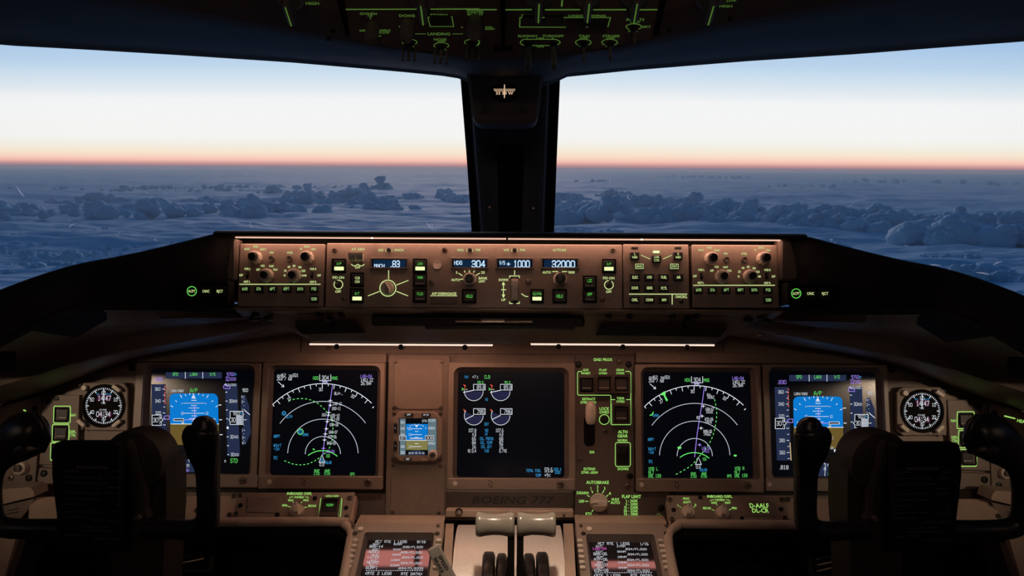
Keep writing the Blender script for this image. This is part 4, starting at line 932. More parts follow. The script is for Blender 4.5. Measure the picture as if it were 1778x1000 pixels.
# ---- clocks
CL, CR = (0, 560, .29988), (1520, 560, .3)
def clock(label, crop, cx, cy, oct_):
    t = Thing('clock', label, 'clock', MP, cx, cy, crop, 'clocks at the outer ends of the instrument panel')
    mb = MB(); mb.prism(t.poly(oct_, -.004), -.006, .004, 'panel', .0012); t.build(mb, 'case')
    p = t.at(cx, cy, -.006); q = t.k; mb = MB()
    mb.lathe(p[0], p[1], [(124*q, -.004), (124*q, -.0085), (118*q, -.0105), (112*q, -.0095), (111*q, -.0065)], 'black', 56, cap=False); t.build(mb, 'rim')
    mb = MB(); mb.lathe(p[0], p[1], [(112*q, -.0055), (112*q, -.0068)], 'black_matt', 48); face = t.build(mb, 'clock_face'); Z = -.0072; a = MB()
    for i in range(60):
        an = R(6*i); r0 = 95 if i % 5 else 86
        t.ln(a, [(cx+r0*math.cos(an), cy-r0*math.sin(an)), (cx+105*math.cos(an), cy-105*math.sin(an))], 4.2 if i % 5 == 0 else 2.8, 'd_white', Z)
    for tx, an in (('60',90),('10',28),('20',-28),('30',-90),('40',-152),('50',152)): r = 74 if tx in ('60','30') else 77; t.txt(a, tx, cx+r*math.cos(R(an)), cy-r*math.sin(R(an)), 19, 'd_white', w=25, y0=Z)
    t.build(a, 'dial_marks', parent=face); a = MB()
    for rc_ in ((-38,-66,-14,-28),(8,-64,44,-28),(-34,34,-8,66),(20,36,48,66)): a.flat(t.rect(cx+rc_[0], cy+rc_[1], cx+rc_[2], cy+rc_[3], 3, off=Z), Z, 'd_purple')
    Z2 = Z-.0003
    for tx, x, y, h, w in (('14:47',4,-44,27,76),('04:34',-2,48,27,84)): t.txt(a, tx, cx+x, cy+y, h, 'd_white', w=w, y0=Z2)
    for tx, x, y, w in (('TIME',-2,-16,26),('ET/CHR',-4,24,40)): t.txt(a, tx, cx+x, cy+y, 9, 'd_white', w=w, y0=Z2)
    t.txt(a, 'DAY', cx-32, cy-68, 8, 'd_cyan', w=18, y0=Z2); t.txt(a, 'MO/YR', cx+28, cy-68, 8, 'd_cyan', w=30, y0=Z2); t.build(a, 'digital_readout', parent=face)
    a = MB(); t.ln(a, [(cx+2, cy-92), (cx, cy-14)], 4, 'd_white', Z-.0006); t.build(a, 'second_hand', parent=face)
    p = t.at(cx-104, cy-104, -.006); mb = MB(); mb.lathe(p[0], p[1], [(18*q, -.005), (18*q, -.011), (14*q, -.0125)], 'knob', 20); t.build(mb, 'push_button')
    for sx, sy, an in ((1,-1,-35),(-1,1,-40),(1,1,40)): bar_knob_small(t, cx+sx*90+ (0 if sx > 0 else -24), cy-6*sy+sy*106, 22, an)
    for x, y in ((128,-122),(-134,-122),(-120,132),(122,134)): screw(t, cx+x, cy+y, 13, True, -.001)
    return t
def bar_knob_small(t, x, y, r, ang):
    p = t.at(x, y, -.006); q = r*t.k; mb = MB(); a = R(ang); ca, sa = math.cos(a), math.sin(a)
    mb.lathe(p[0], p[1], [(q*.75, -.005), (q*.75, -.009)], 'knob_dark', 20)
    T = lambda u, v: (p[0]+u*ca-v*sa, p[1]+u*sa+v*ca); mb.prism([T(-q*1.3,-q*.5), T(q*.9,-q*.5), T(q*1.3,0), T(q*.9,q*.5), T(-q*1.3,q*.5)], -.0165, -.009, 'knob', .001); return t.build(mb, 'rotary_knob')
clock('round clock left of the displays, set in a brown case', CL, 600, 482, [(482,347),(716,347),(744,384),(742,626),(506,624),(478,594)])
clock('round clock right of the displays, set in a brown case', CR, 270, 512, [(156,373),(374,373),(410,412),(410,652),(160,655),(122,622),(120,404)])

# ---- source switch panels outboard of the clocks
def source_panel(label, crop, body, keys, words, extra):
    t = Thing('source_switch_panel', label, 'switch panel', MP, (keys[0][0]+keys[0][2])/2, (keys[1][1]+keys[1][3])/2, crop, 'source switch panels beside the clocks')
    mb = MB(); mb.prism(t.poly(body, -.001), -.002, .004, 'panel', .0008); t.build(mb, 'face_plate')
    for k in keys:
        x0, y0, x1, y1 = k; button(t, x0+10, y0+8, x1-8, y1-8, dash=True, r=5, dep=.006)
        m = MB(); P = [(x0+6,y0),(x1-4,y0),(x1,y0+6),(x1-2,y1-6),(x1-8,y1),(x0+4,y1),(x0,y1-6),(x0+2,y0+6)]; t.ln(m, P, 4.5, 'green_mid', -.0024, True); t.build(m, 'lit_outline')
    m = MB()
    for tx, x, y, w in words: t.txt(m, tx, x, y, 15, 'green_mid', w=w, y0=-.0024)
    t.build(m, 'lettering')
    for x, y, r, dk in extra: screw(t, x, y, r, bool(dk), -.002)
source_panel('brown panel of three green-framed switches left of the left clock', CL, [(245,418),(462,420),(452,684),(352,684),(350,825),(228,822)], ((310,484,408,582),(302,590,400,690),(292,696,390,797)), (('NAV',424,536,32),('DSPL',420,632,38),('CTRL',420,652,38)), ((284,455,15,1),(332,440,13,1)))
source_panel('brown panel of three green-framed switches right of the right clock', CR, [(414,448),(642,446),(662,858),(440,852)], ((472,516,572,614),(480,624,580,724),(486,734,588,832)), (('NAV',452,568,32),('DSPL',458,664,36),('CTRL',460,684,36),('AIR',464,765,22),('DATA',468,784,32),('/ATT',468,803,32)), ((596,488,17,1),(546,468,13,1),(470,838,8,0)))
# outboard corners with the flood light knobs
t = Thing('flood_light_panel', 'brown corner panel with a ribbed flood light knob, at the far left end', 'control panel', MP, 130, 800, CL)
mb = MB(); mb.prism(t.poly([(-200,520),(60,470),(228,425),(240,470),(206,925),(28,990),(-200,1050)], -.001), -.002, .004, 'panel', .0008); t.build(mb, 'face_plate')
efis_knob(t, 132, 838, 42, .018, .5, black=False); m = MB(); t.txt(m, 'FLOOD', 104, 784, 18, 'green_mid', w=52, rot=R(12), y0=-.0024); t.arc(m, 106, 800, 3, 0, 360, 4, 'green_mid', -.0024); t.ln(m, [(135,506),(150,512)], 7, 'green_mid', -.0024); t.build(m, 'lettering')
for x, y, r, dk in ((206,500,18,1),(68,898,17,0),(172,898,20,1)): screw(t, x, y, r, bool(dk), -.002)
t = Thing('flood_light_panel', 'brown corner panel with HEA lettering and a pale knob, at the far right end', 'control panel', MP, 740, 800, CR)
mb = MB(); mb.prism(t.poly([(652,452),(860,520),(1100,600),(1100,1060),(880,1010),(672,985),(668,880)], -.001), -.002, .004, 'panel', .0008); t.build(mb, 'face_plate')
m = MB(); t.ln(m, [(746,540),(810,556)], 7, 'green_mid', -.0024); t.txt(m, 'HEAT', 850, 572, 18, 'green_mid', w=62, rot=R(-12), y0=-.0024); t.build(m, 'lettering')
efis_knob(t, 738, 868, 36, .016, .5, black=False)
for x, y, r, dk in ((682,524,17,1),(710,942,18,1)): screw(t, x, y, r, bool(dk), -.002)
for lab, crop, P, sc_ in (('blank brown panel below the three switches, left side', CL, [(232,840),(352,846),(350,940),(234,930),(218,912)], (260,872)), ('blank brown panel below the three switches, right side', CR, [(450,868),(660,872),(664,958),(648,968),(455,965)], (624,908))):
    t = Thing('blank_panel', lab, 'panel', MP, sc_[0], sc_[1], crop, 'blank panels below the source switches')
    mb = MB(); mb.prism(t.poly(P, -.001), -.003, .004, 'panel', .0008); t.build(mb, 'face_plate'); screw(t, sc_[0], sc_[1], 20, True, -.003)
# ================================================================== shelves below the displays
SH = Frame(1.235, 880, 42)
CS, CT = (380, 830, .225), (990, 830, .225)
def shelf(label, P, rim, Dr):
    t = Thing('lower_panel', label, 'panel', SH, sum(p[0] for p in P)/len(P), 880, FULL, 'sloping lower panels under the displays')
    mb = MB(); mb.prism(t.poly(P), 0, .02, 'bronze', .001); t.build(mb, 'face_plate')
    mb = MB(); o = SH.M @ Vector((t.q[0], 0, t.q[1])); Mi = (SH.M @ Matrix.Translation((t.q[0], 0, t.q[1]))).inverted()
    pts = resample(smooth([tuple(P3(x, y, d)) for x, y, d in rim]), 60)
    mb.tube([tuple(Mi @ p) for p in pts], [(.0075, .0065)]*60, 'bronze', 12); t.build(mb, 'rounded_rim')
    mb = MB(); pts = [p + Vector((0, .004, -.016)) for p in pts]; mb.tube([tuple(Mi @ p) for p in pts], [(.011, .010)]*60, 'black_matt', 12); t.build(mb, 'rubber_seal')
    return t
t = shelf('sloping bronze panel with rounded edge below the left displays', [(52,862),(619,860),(611,903),(48,905)], [(-100,909,1.205),(60,909,1.205),(560,906,1.205),(594,909,1.20),(610,922,1.19),(608,945,1.16),(598,1000,1.10),(588,1050,1.06)], 0)
for x, y in ((284,865),(281,891),(318,891),(342,886),(376,894)): screw(t, x, y, 2.2 if x != 342 else 5, x in (284,281,318))
t = shelf('sloping bronze panel with rounded edge below the right displays', [(1158,864),(1730,866),(1736,911),(1165,907)], [(1878,915,1.205),(1716,915,1.205),(1220,910,1.205),(1184,911,1.20),(1163,922,1.19),(1160,945,1.16),(1170,1000,1.10),(1180,1050,1.06)], 0)
for x, y in ((1720,875),(1733,897)): screw(t, x, y, 5)
def selector(label, crop, face, items):
    t = Thing('display_switch_panel', label, 'control panel', SH, sum(p[0] for p in face)/4, sum(p[1] for p in face)/4, crop, 'display switch panels on the sloping lower panels')
    mb = MB(); mb.prism(t.poly(face, -.003), -.003, 0, 'bezel', .001); t.build(mb, 'face_plate')
    m = MB()
    for tx, x, y, w, h in items['t']: t.txt(m, tx, x, y, h, 'green_mid', w=w, y0=-.0035)
    for pts in items['l']: t.ln(m, pts, 4, 'green_mid', -.0035)
    t.build(m, 'lettering')
    for x, y, r, dk in items['s']: screw(t, x, y, r, bool(dk), -.003)
    return t
t = selector('brown switch panel with one display selector knob and a green-lit square key', CS, [(150,112),(1050,108),(1010,318),(118,306)],
  dict(t=(('INBOARD DSPL',622,119,196,22),('NORM',620,147,74,18),('NAV',555,171,44,18),('MFD',672,171,44,18),('PFD',508,211,40,18),('EICAS',720,214,62,18),('HDG REF',874,140,100,18)),
       l=([(542,156),(552,146),(574,146)],[(666,146),(686,146),(694,156)],[(530,216),(552,224)],[(658,228),(680,222)],[(634,192),(642,182)],[(571,182),(578,190)],[(805,154),(786,158),(772,292),(780,297),(930,300),(938,294),(950,160),(926,154)]),
       s=((122,144,22,0),(170,142,22,0),(172,218,18,1),(88,290,20,0),(140,282,22,0),(455,290,18,1),(745,162,18,1),(985,236,18,1),(1014,158,22,0),(992,304,22,0))))
bar_knob(t, 606, 262, 56, 100, .018)
button(t, 786, 152, 926, 286, 'NORM', False, 19, lw=54, ly=208, dep=.010, r=5)
mb = MB(); mb.ring(t.rect(782, 146, 930, 292, 5, off=-.012), t.rect(800, 162, 912, 264, 4, off=-.012), -.013, -.003, 'glass_key', .001); t.build(mb, 'guard')
mb = MB(); mb.prism(t.poly([(224,146),(474,150),(456,270),(212,262)], -.0038), -.004, -.003, 'panel', .0003); t.build(mb, 'data_plate')
t = selector('brown switch panel with two selector knobs and a registration plate', CT, [(745,132),(1655,140),(1695,325),(770,325)],
  dict(t=(('FMC',896,158,52,19),('AUTO',902,186,60,19),('L',834,207,10,18),('R',968,207,12,18),('INBOARD DSPL',1153,141,196,22),('NORM',1157,168,74,18),('MFD',1111,191,46,18),('NAV',1216,190,44,18),('EICAS',1056,231,62,18),('PFD',1266,232,38,18)),
       l=([(844,218),(856,226)],[(950,226),(964,216)],[(1080,178),(1090,168),(1112,168)],[(1202,168),(1224,168),(1234,178)],[(1094,242),(1112,250)],[(1222,248),(1242,238)],[(1130,204),(1138,212)]),
       s=((766,172,22,0),(780,322,22,0),(1000,156,18,1),(796,252,18,1),(1322,316,16,1),(1626,172,22,0),(1674,172,22,0),(1622,248,18,1),(1650,316,22,0))))
bar_knob(t, 905, 274, 54, 80, .018); bar_knob(t, 1172, 278, 56, 80, .018)
mb = MB(); mb.prism(t.poly([(1328,166),(1580,178),(1592,294),(1346,290)], -.0038), -.004, -.003, 'panel', .0003); o = t.build(mb, 'data_plate')
m = MB(); t.txt(m, 'D-AALF', 1458, 212, 36, 'green_mid', w=150, y0=-.0044, wt='n'); t.txt(m, 'DL-CR', 1466, 250, 34, 'green_mid', w=128, y0=-.0044, wt='n'); t.build(m, 'lettering', parent=o)

# ================================================================== centre pedestal
ped = top('pedestal', 'bronze centre pedestal frame holding the keypads and the thrust levers', 'pedestal', tuple(P3(886, 905, 1.2)))
PO = P3(886, 905, 1.2)
def pb(pts0, D0, pts1, D1, m, name, parent=ped, O=PO):
    mb = MB(); a = [P3(x, y, D0)-O for x, y in pts0]; b = [P3(x, y, D1)-O for x, y in pts1]; mb.loft([[tuple(p) for p in a], [tuple(p) for p in b]], m, True, True); return mb.build(name, parent)
def cbox(x0, y0, x1, y1, D0, dep, m, name, parent=ped, O=PO, ch=.0012):
    a, b = P3(x0, y0, D0)-O, P3(x1, y1, D0)-O; mb = MB(); mb.prism(rr((a.x+b.x)/2, (a.z+b.z)/2, b.x-a.x, a.z-b.z, .0025), a.y, a.y+dep, m, ch); return mb.build(name, parent)
cbox(774, 852, 996, 884.5, 1.265, .02, 'plate_dark', 'name_plate')
f = Frame(1.265, 868, 0); tt = Thing('x', '', '', f, 884, 868); bpy.data.objects.remove(tt.root)
mb = MB(); q = P3(884, 868, 1.2645)-PO; mb.text('BOEING 777', q.x+.004, q.z, .0115, 'ink', q.y-.0006, w=.128, skew=.3); mb.build('lettering', ped)
cbox(774, 885.5, 996, 899.5, 1.25, .02, 'bronze', 'cross_rail')
for x, r in ((797, 6.5), (979, 3)):
    p = P3(x, 888 if x < 900 else 894, 1.249)-PO; q = r/1400*1.25; mb = MB(); mb.lathe(p.x, p.z, [(q, p.y), (q, p.y-.004), (q*.8, p.y-.0055)], 'black' if x < 900 else 'screw', 18); mb.lathe(p.x, p.z, [(q*.7, p.y-.0055), (q*.65, p.y-.0062)], 'steel' if x < 900 else 'screw', 16)
    mb.build('screw', ped)
for sx, X0, X1, Xb0, Xb1 in ((-1, 774, 788, 768, 783), (1, 978, 995, 981, 1000)):
    mb = MB(); rows = []
    for x0, x1, y, D in ((X0, X1, 909, 1.235), ((X0+Xb0)/2, (X1+Xb1)/2, 955, 1.135), (Xb0, Xb1, 1003, 1.05), (Xb0-1, Xb1+1, 1060, .97)):
        a, b = P3(x0, y, D)-PO, P3(x1, y, D)-PO; rows.append([(a.x, a.y, a.z), (b.x, b.y, b.z), (b.x, b.y+.02, b.z-.05), (a.x, a.y+.02, a.z-.05)])
    mb.loft(rows, 'bronze', True, True); mb.build('side_rail', ped)
for x0, x1 in ((620, 771), (999, 1157)):
    mb = MB(); a, b = P3(x0, 908, 1.245)-PO, P3(x1, 912, 1.245)-PO
    mb.loft([[(x, a.y+.03, a.z+.004), (x, a.y, a.z+.003), (x, a.y-.045, a.z-.020), (x, a.y-.045, a.z-.03), (x, a.y+.03, a.z-.03)] for x in (a.x, b.x)], 'bronze', True, True)
    mb.build('top_ledge', ped)
mb = MB(); a = P3(620, 1000, 1.3)-PO; mb.box((-.235, -.14, -.40), (.235, .06, -.215), 'black_matt'); mb.build('body', ped)
# ---- flight management keypads
CF = Frame(1.155, 958, 62.3)
def cdu(label, crop, body, scr, keys, title, rows, foot, ox=0):
    t = Thing('control_display_unit', label, 'keypad display', CF, (body[0]+body[2])/2, 958, FULL, 'control display units either side of the thrust levers')
    mb = MB(); R0 = lambda x0, y0, x1, y1, r=2: rr(*(lambda c, l, rg, a, b: (c[0], (a[1]+b[1])/2, rg[0]-l[0], a[1]-b[1]))(t.at((x0+x1)/2, 965), t.at(x0, 965), t.at(x1, 965), t.at((x0+x1)/2, y0), t.at((x0+x1)/2, y1)), r*t.k, 5)
    mb.ring(R0(body[0], body[1], body[2], body[3]), R0(scr[0]-7, scr[1]-5, scr[2]+7, scr[3]+4, 5), -.009, .02, 'bezel', .0012, -.007); t.build(mb, 'bezel')
    mb = MB(); L = lambda p, y: [(a, y, b) for a, b in p]; mb.loft([L(R0(scr[0]-7, scr[1]-5, scr[2]+7, scr[3]+4, 5), -.0085), L(R0(scr[0]-1, scr[1]-.5, scr[2]+1, scr[3]+1), .004)], 'panel_dark'); t.build(mb, 'recess')
    mb = MB(); mb.prism(R0(scr[0]-2, scr[1]-1, scr[2]+2, scr[3]+2), .003, .01, 'cdu_screen'); o = t.build(mb, 'screen')
    s = object.__new__(Thing); s.__dict__.update(t.__dict__); s.crop = crop; s.k = t.k*crop[2]; a = MB(); Z = .0024
    W = lambda tx, x, y, w, h=25, m='d_white': s.txt(a, tx, x, y, h, m, w=w, y0=Z)
    W(title[0], *title[1]); W(title[2], *title[3])
    for r in rows: W(*r)
    for tx, x, y, w in foot: W(tx, x, y, w, 25)
    xs = foot[0][1]-95; 
    for i in range(24): s.ln(a, [(xs+i*18.6, foot[0][2]-22), (xs+i*18.6+12, foot[0][2]-22)], 4, 'd_white', Z)
    s.build(a, 'route_page', parent=o)
    for kx in keys:
        for i in range(6):
            y = 941+ i*9.3+ (kx > 889)*.5; sc_ = 1+(y-958)*.0009
            x = 889+(kx-889)*sc_; p = t.at(x, y, -.009); mb = MB(); q = t.k
            mb.prism(rr(p[0], p[1], 9.5*q, 6.5*q, 1.5*q), -.0145, -.009, 'knob', .0012); t.build(mb, 'line_key')
    for x, y, r in ((body[0]+6, 921, 3.4), (body[2]-8, 921, 3.4)): screw(t, x+ (2 if x < 889 else -1), y, r, False, -.009)
    for x in (body[0]+10, body[2]-8):
        p = t.at(x, 926.5, -.009); mb = MB(); mb.lathe(p[0], p[1], [(4.6*t.k, -.0092), (4.4*t.k, -.0098), (3*t.k, -.0094)], 'black', 18); t.build(mb, 'latch_hole')
    p = t.at(body[0]+20, 919.5, -.009); mb = MB(); mb.lathe(p[0], p[1], [(5*t.k, -.009), (5*t.k, -.0115), (4*t.k, -.012)], 'knob', 20); t.build(mb, 'light_sensor')
    return t
fl = '.834/FL320'
cdu('keypad display listing waypoints, page 8/16, left of the thrust levers', CS, (606, 915, 767, 1075), (634, 937, 744, 1012), (613.5, 760), ('ACT RTE 1 LEGS', (1330, 489, 250), '8/16', (1563, 491, 70)),
    [('304°',1217,510,64,17),('82NM',1381,510,66,17),('BAG-14',1215,527,106),('.835/FL320',1493,532,166,19),('305°',1212,550,64,17),('90NM',1375,551,66,17),('ADADI',1198,568,90),('.835/FL320',1482,574,176,19),('313°',1208,592,64,17),('90NM',1370,592,66,17),('LUTEK',1194,608,92),(fl,1490,613,170,19),
     ('312°',1200,633,64,17),('63NM',1363,633,66,17),('NEDRO',1187,650,92),(fl,1480,656,174,19),('311°',1190,672,64,17),('62NM',1358,674,70,17),('GURPI',1180,691,92),('.834/FL320S',1477,696,198,19)], (('<RTE 2 LEGS',1230,735,202),('RTE DATA>',1488,739,162)))
cdu('keypad display listing waypoints, page 1/16, right of the thrust levers', CT, (1003, 915, 1165, 1075), (1027, 940, 1134, 1012), (1008, 1150), ('ACT RTE 1 LEGS', (336, 505, 250), '1/16', (571, 508, 68)),
    [('310°',227,526,64,17),('27NM',391,526,68,17),('LAG-04',228,543,106,25,'d_magenta'),(fl,504,548,176,19),('310°',228,567,64,17),('36NM',395,567,70,17),('BAR-05',232,585,106),(fl,516,588,164,19),('309°',233,608,64,17),('28NM',400,608,70,17),('ATP-06',236,627,106),(fl,516,631,172,19),
     ('308°',237,650,64,17),('23NM',402,651,70,17),('UAA-07',238,669,106),(fl,520,672,172,19),('308°',238,690,66,17),('34NM',405,692,70,17),('KON-08',240,711,108),(fl,522,714,176,19)], (('<RTE 2 LEGS',285,751,202),('RTE DATA>',550,751,164)))
# ---- thrust lever quadrant
q0 = P3(884, 912, 1.17); QD, QZ, QR = 1.17, -.294*1.17-.15*1.042, .15
t = top('throttle_quadrant', 'curved brushed metal throttle cover in the middle of the pedestal', 'throttle quadrant', (0, QD, QZ+QR))
mb = MB(); xa, xb = P3(787, 950, 1.1).x, P3(980, 950, 1.1).x
mb.loft([[(x, -QR*math.cos(R(a)), -QR+QR*math.sin(R(a))) for x in (xa, xb)] for a in range(5, 121, 4)], 'brushed', closed=False); mb.build('curved_cover', t)
for x0, x1 in ((836, 859), (861, 881), (909, 930), (932, 955)):
    cD, cZ, cr = 1.10, -.325*1.10-.09*1.0515, .09; a, b = P3(x0, 955, 1.06).x, P3(x1, 955, 1.06).x; rr_ = cr - (.0015 if x0 in (861, 909) else 0)
    prof = [(a, rr_-.004), (a+.002, rr_-.001), (a+.004, rr_), (b-.004, rr_), (b-.002, rr_-.001), (b, rr_-.004)]
    mb = MB(); mb.loft([[(x, cD-QD+r*math.cos(2*math.pi*i/64), cZ-(QZ+QR)+r*math.sin(2*math.pi*i/64)) for i in range(64)] for x, r in prof], 'black', True, True); mb.build('lever_housing', t)
for lab, x0, x1, s0, s1 in (('left thrust lever with a smooth grey-beige concave grip', 826, 893.5, 881.5, 893.5), ('right thrust lever with a smooth grey-beige concave grip', 897.5, 965, 897.5, 909)):
    D = 1.03; c = P3((x0+x1)/2, 910.5, D); t = top('thrust_lever', lab, 'thrust lever', tuple(c), 'thrust levers')
    mb = MB(); w = (x1-x0)/1400*D/2; L = []
    for u, r in ((-1, .60), (-.985, .85), (-.95, .95), (-.88, 1.0), (-.75, .985), (-.5, .90), (-.25, .85), (0, .83), (.25, .85), (.5, .90), (.75, .985), (.88, 1.0), (.95, .95), (.985, .85), (1, .60)):
        r *= .0158; L.append([(u*w, r*.85*math.cos(2*math.pi*i/40), r*math.sin(2*math.pi*i/40)) for i in range(40)])
    mb.loft(L, 'lever', True, True); mb.build('grip', t)
    a, b = P3(s0, 925, D).x-c.x, P3(s1, 925, D).x-c.x; mb = MB()
    out = .010 if x0 < 880 else -.010
    mb.loft([[(a+da, y0, z), (b+db, y0, z), (b+db, y1, z), (a+da, y1, z)] for z, y0, y1, da, db in ((0, -.006, .008, 0, 0), (-.03, -.006, .012, 0, 0), (-.05, -.004, .03, 0, 0), (-.09, .0, .07, min(0, -out), max(0, -out)))], 'black', True, True); mb.build('stem', t)
c = P3(765, 975, 1.0); t = top('speed_brake_lever', 'speed brake lever with a tilted grey lettered tag', 'lever', tuple(c))
mb = MB(); an = R(-62); ca, sa = math.cos(an), math.sin(an); Rq = lambda u, v: (u*ca-v*sa, u*sa+v*ca)
mb.prism([Rq(u, v) for u, v in rr(0.006, 0, .052, .0155, .0012)], -.003, .004, 'tag', .0008); o = mb.build('tag', t)
mb = MB(); 
for tx, v in (('SPEED', .0033), ('BRAKE', -.0033)): p = Rq(.002, v); mb.text(tx, p[0], p[1], .0042, 'ink', -.0034, w=.021, rot=an)
mb.build('lettering', o); mb = MB(); mb.tube([(.006, .004, -.012), (.014, .03, -.05), (.016, .06, -.10)], .006, 'black', 12); mb.build('stem', t)
# footwell interiors, pedals
for sx, x0, x1, y0, y1 in ((-1, 272, 376, 938, 992), (1, 1398, 1493, 948, 1000)):
    a, b = P3(x0, y0, 1.46), P3(x1, y1, 1.46); t = top('rudder_pedal', 'dark rudder pedal in the %s footwell' % ('left', 'right')[sx > 0], 'pedal', ((a.x+b.x)/2, 1.46, (a.z+b.z)/2), 'rudder pedals')
    w, h = b.x-a.x, a.z-b.z; mb = MB(); mb.ring(rr(0, 0, w, h, .01), rr(0, 0, w*.82, h*.8, .008), -.01, .01, 'yoke_cover', .003); mb.build('frame', t)
    mb = MB(); mb.prism(rr(0, -.002, w*.8, h*.76, .008), -.002, .006, 'black_matt', .002); o = mb.build('foot_plate', t)
    for k in (-.2, 0, .2): mb = MB(); mb.tube([(-w*.3, -.005, k*h-.006), (w*.3, -.005, k*h+.008)], .0016, 'screw', 8); mb.build('grip_bar', o)
    mb = MB(); mb.tube([(0, .01, -.02), (0, .1, -.30)], .012, 'black_matt', 12); mb.build('arm', t)

# ================================================================== side consoles in the bottom corners
for sx in (-1, 1):
    mir = (lambda x: x) if sx < 0 else (lambda x: 1778-x+3)
    ly = lambda x: 0 if sx < 0 else 6
    O = P3(mir(0), 900+ly(0), 1.22); t = top('side_console', 'worn bronze moulding in the bottom %s corner' % ('left', 'right')[sx > 0], 'side console', tuple(O), 'side consoles in the bottom corners')
    def pq(pts, D0, D1, m, name):
        mb = MB(); A_ = [tuple(P3(mir(x), y+ly(0), D0)-O) for x, y in pts]; B_ = [tuple(P3(mir(x), y+ly(0), D0)-O+Vector((0, D1-D0, 0))) for x, y in pts]; mb.loft([A_, B_], m, True, True); mb.build(name, t)
    pq([(-120,858),(52,846),(58,852),(60,862),(-120,905)], 1.225, 1.262, 'bronze', 'upper_moulding')
    pq([(-120,904),(59,866),(52,882),(34,902),(-120,912)], 1.235, 1.262, 'panel', 'bracket')
    for y in (884, 890): pq([(12,y+2),(32,y-2),(32,y-.5),(12,y+3.5)], 1.2345, 1.236, 'black', 'slot')
    pq([(-120,925),(48,925),(44,940),(24,1000),(10,1060),(-120,1060)], 1.20, 1.262, 'panel_dark', 'lower_moulding')
    pq([(-120,925),(30,925),(8,1000),(-8,1060),(-120,1060)], 1.185, 1.20, 'bronze', 'inner_moulding')

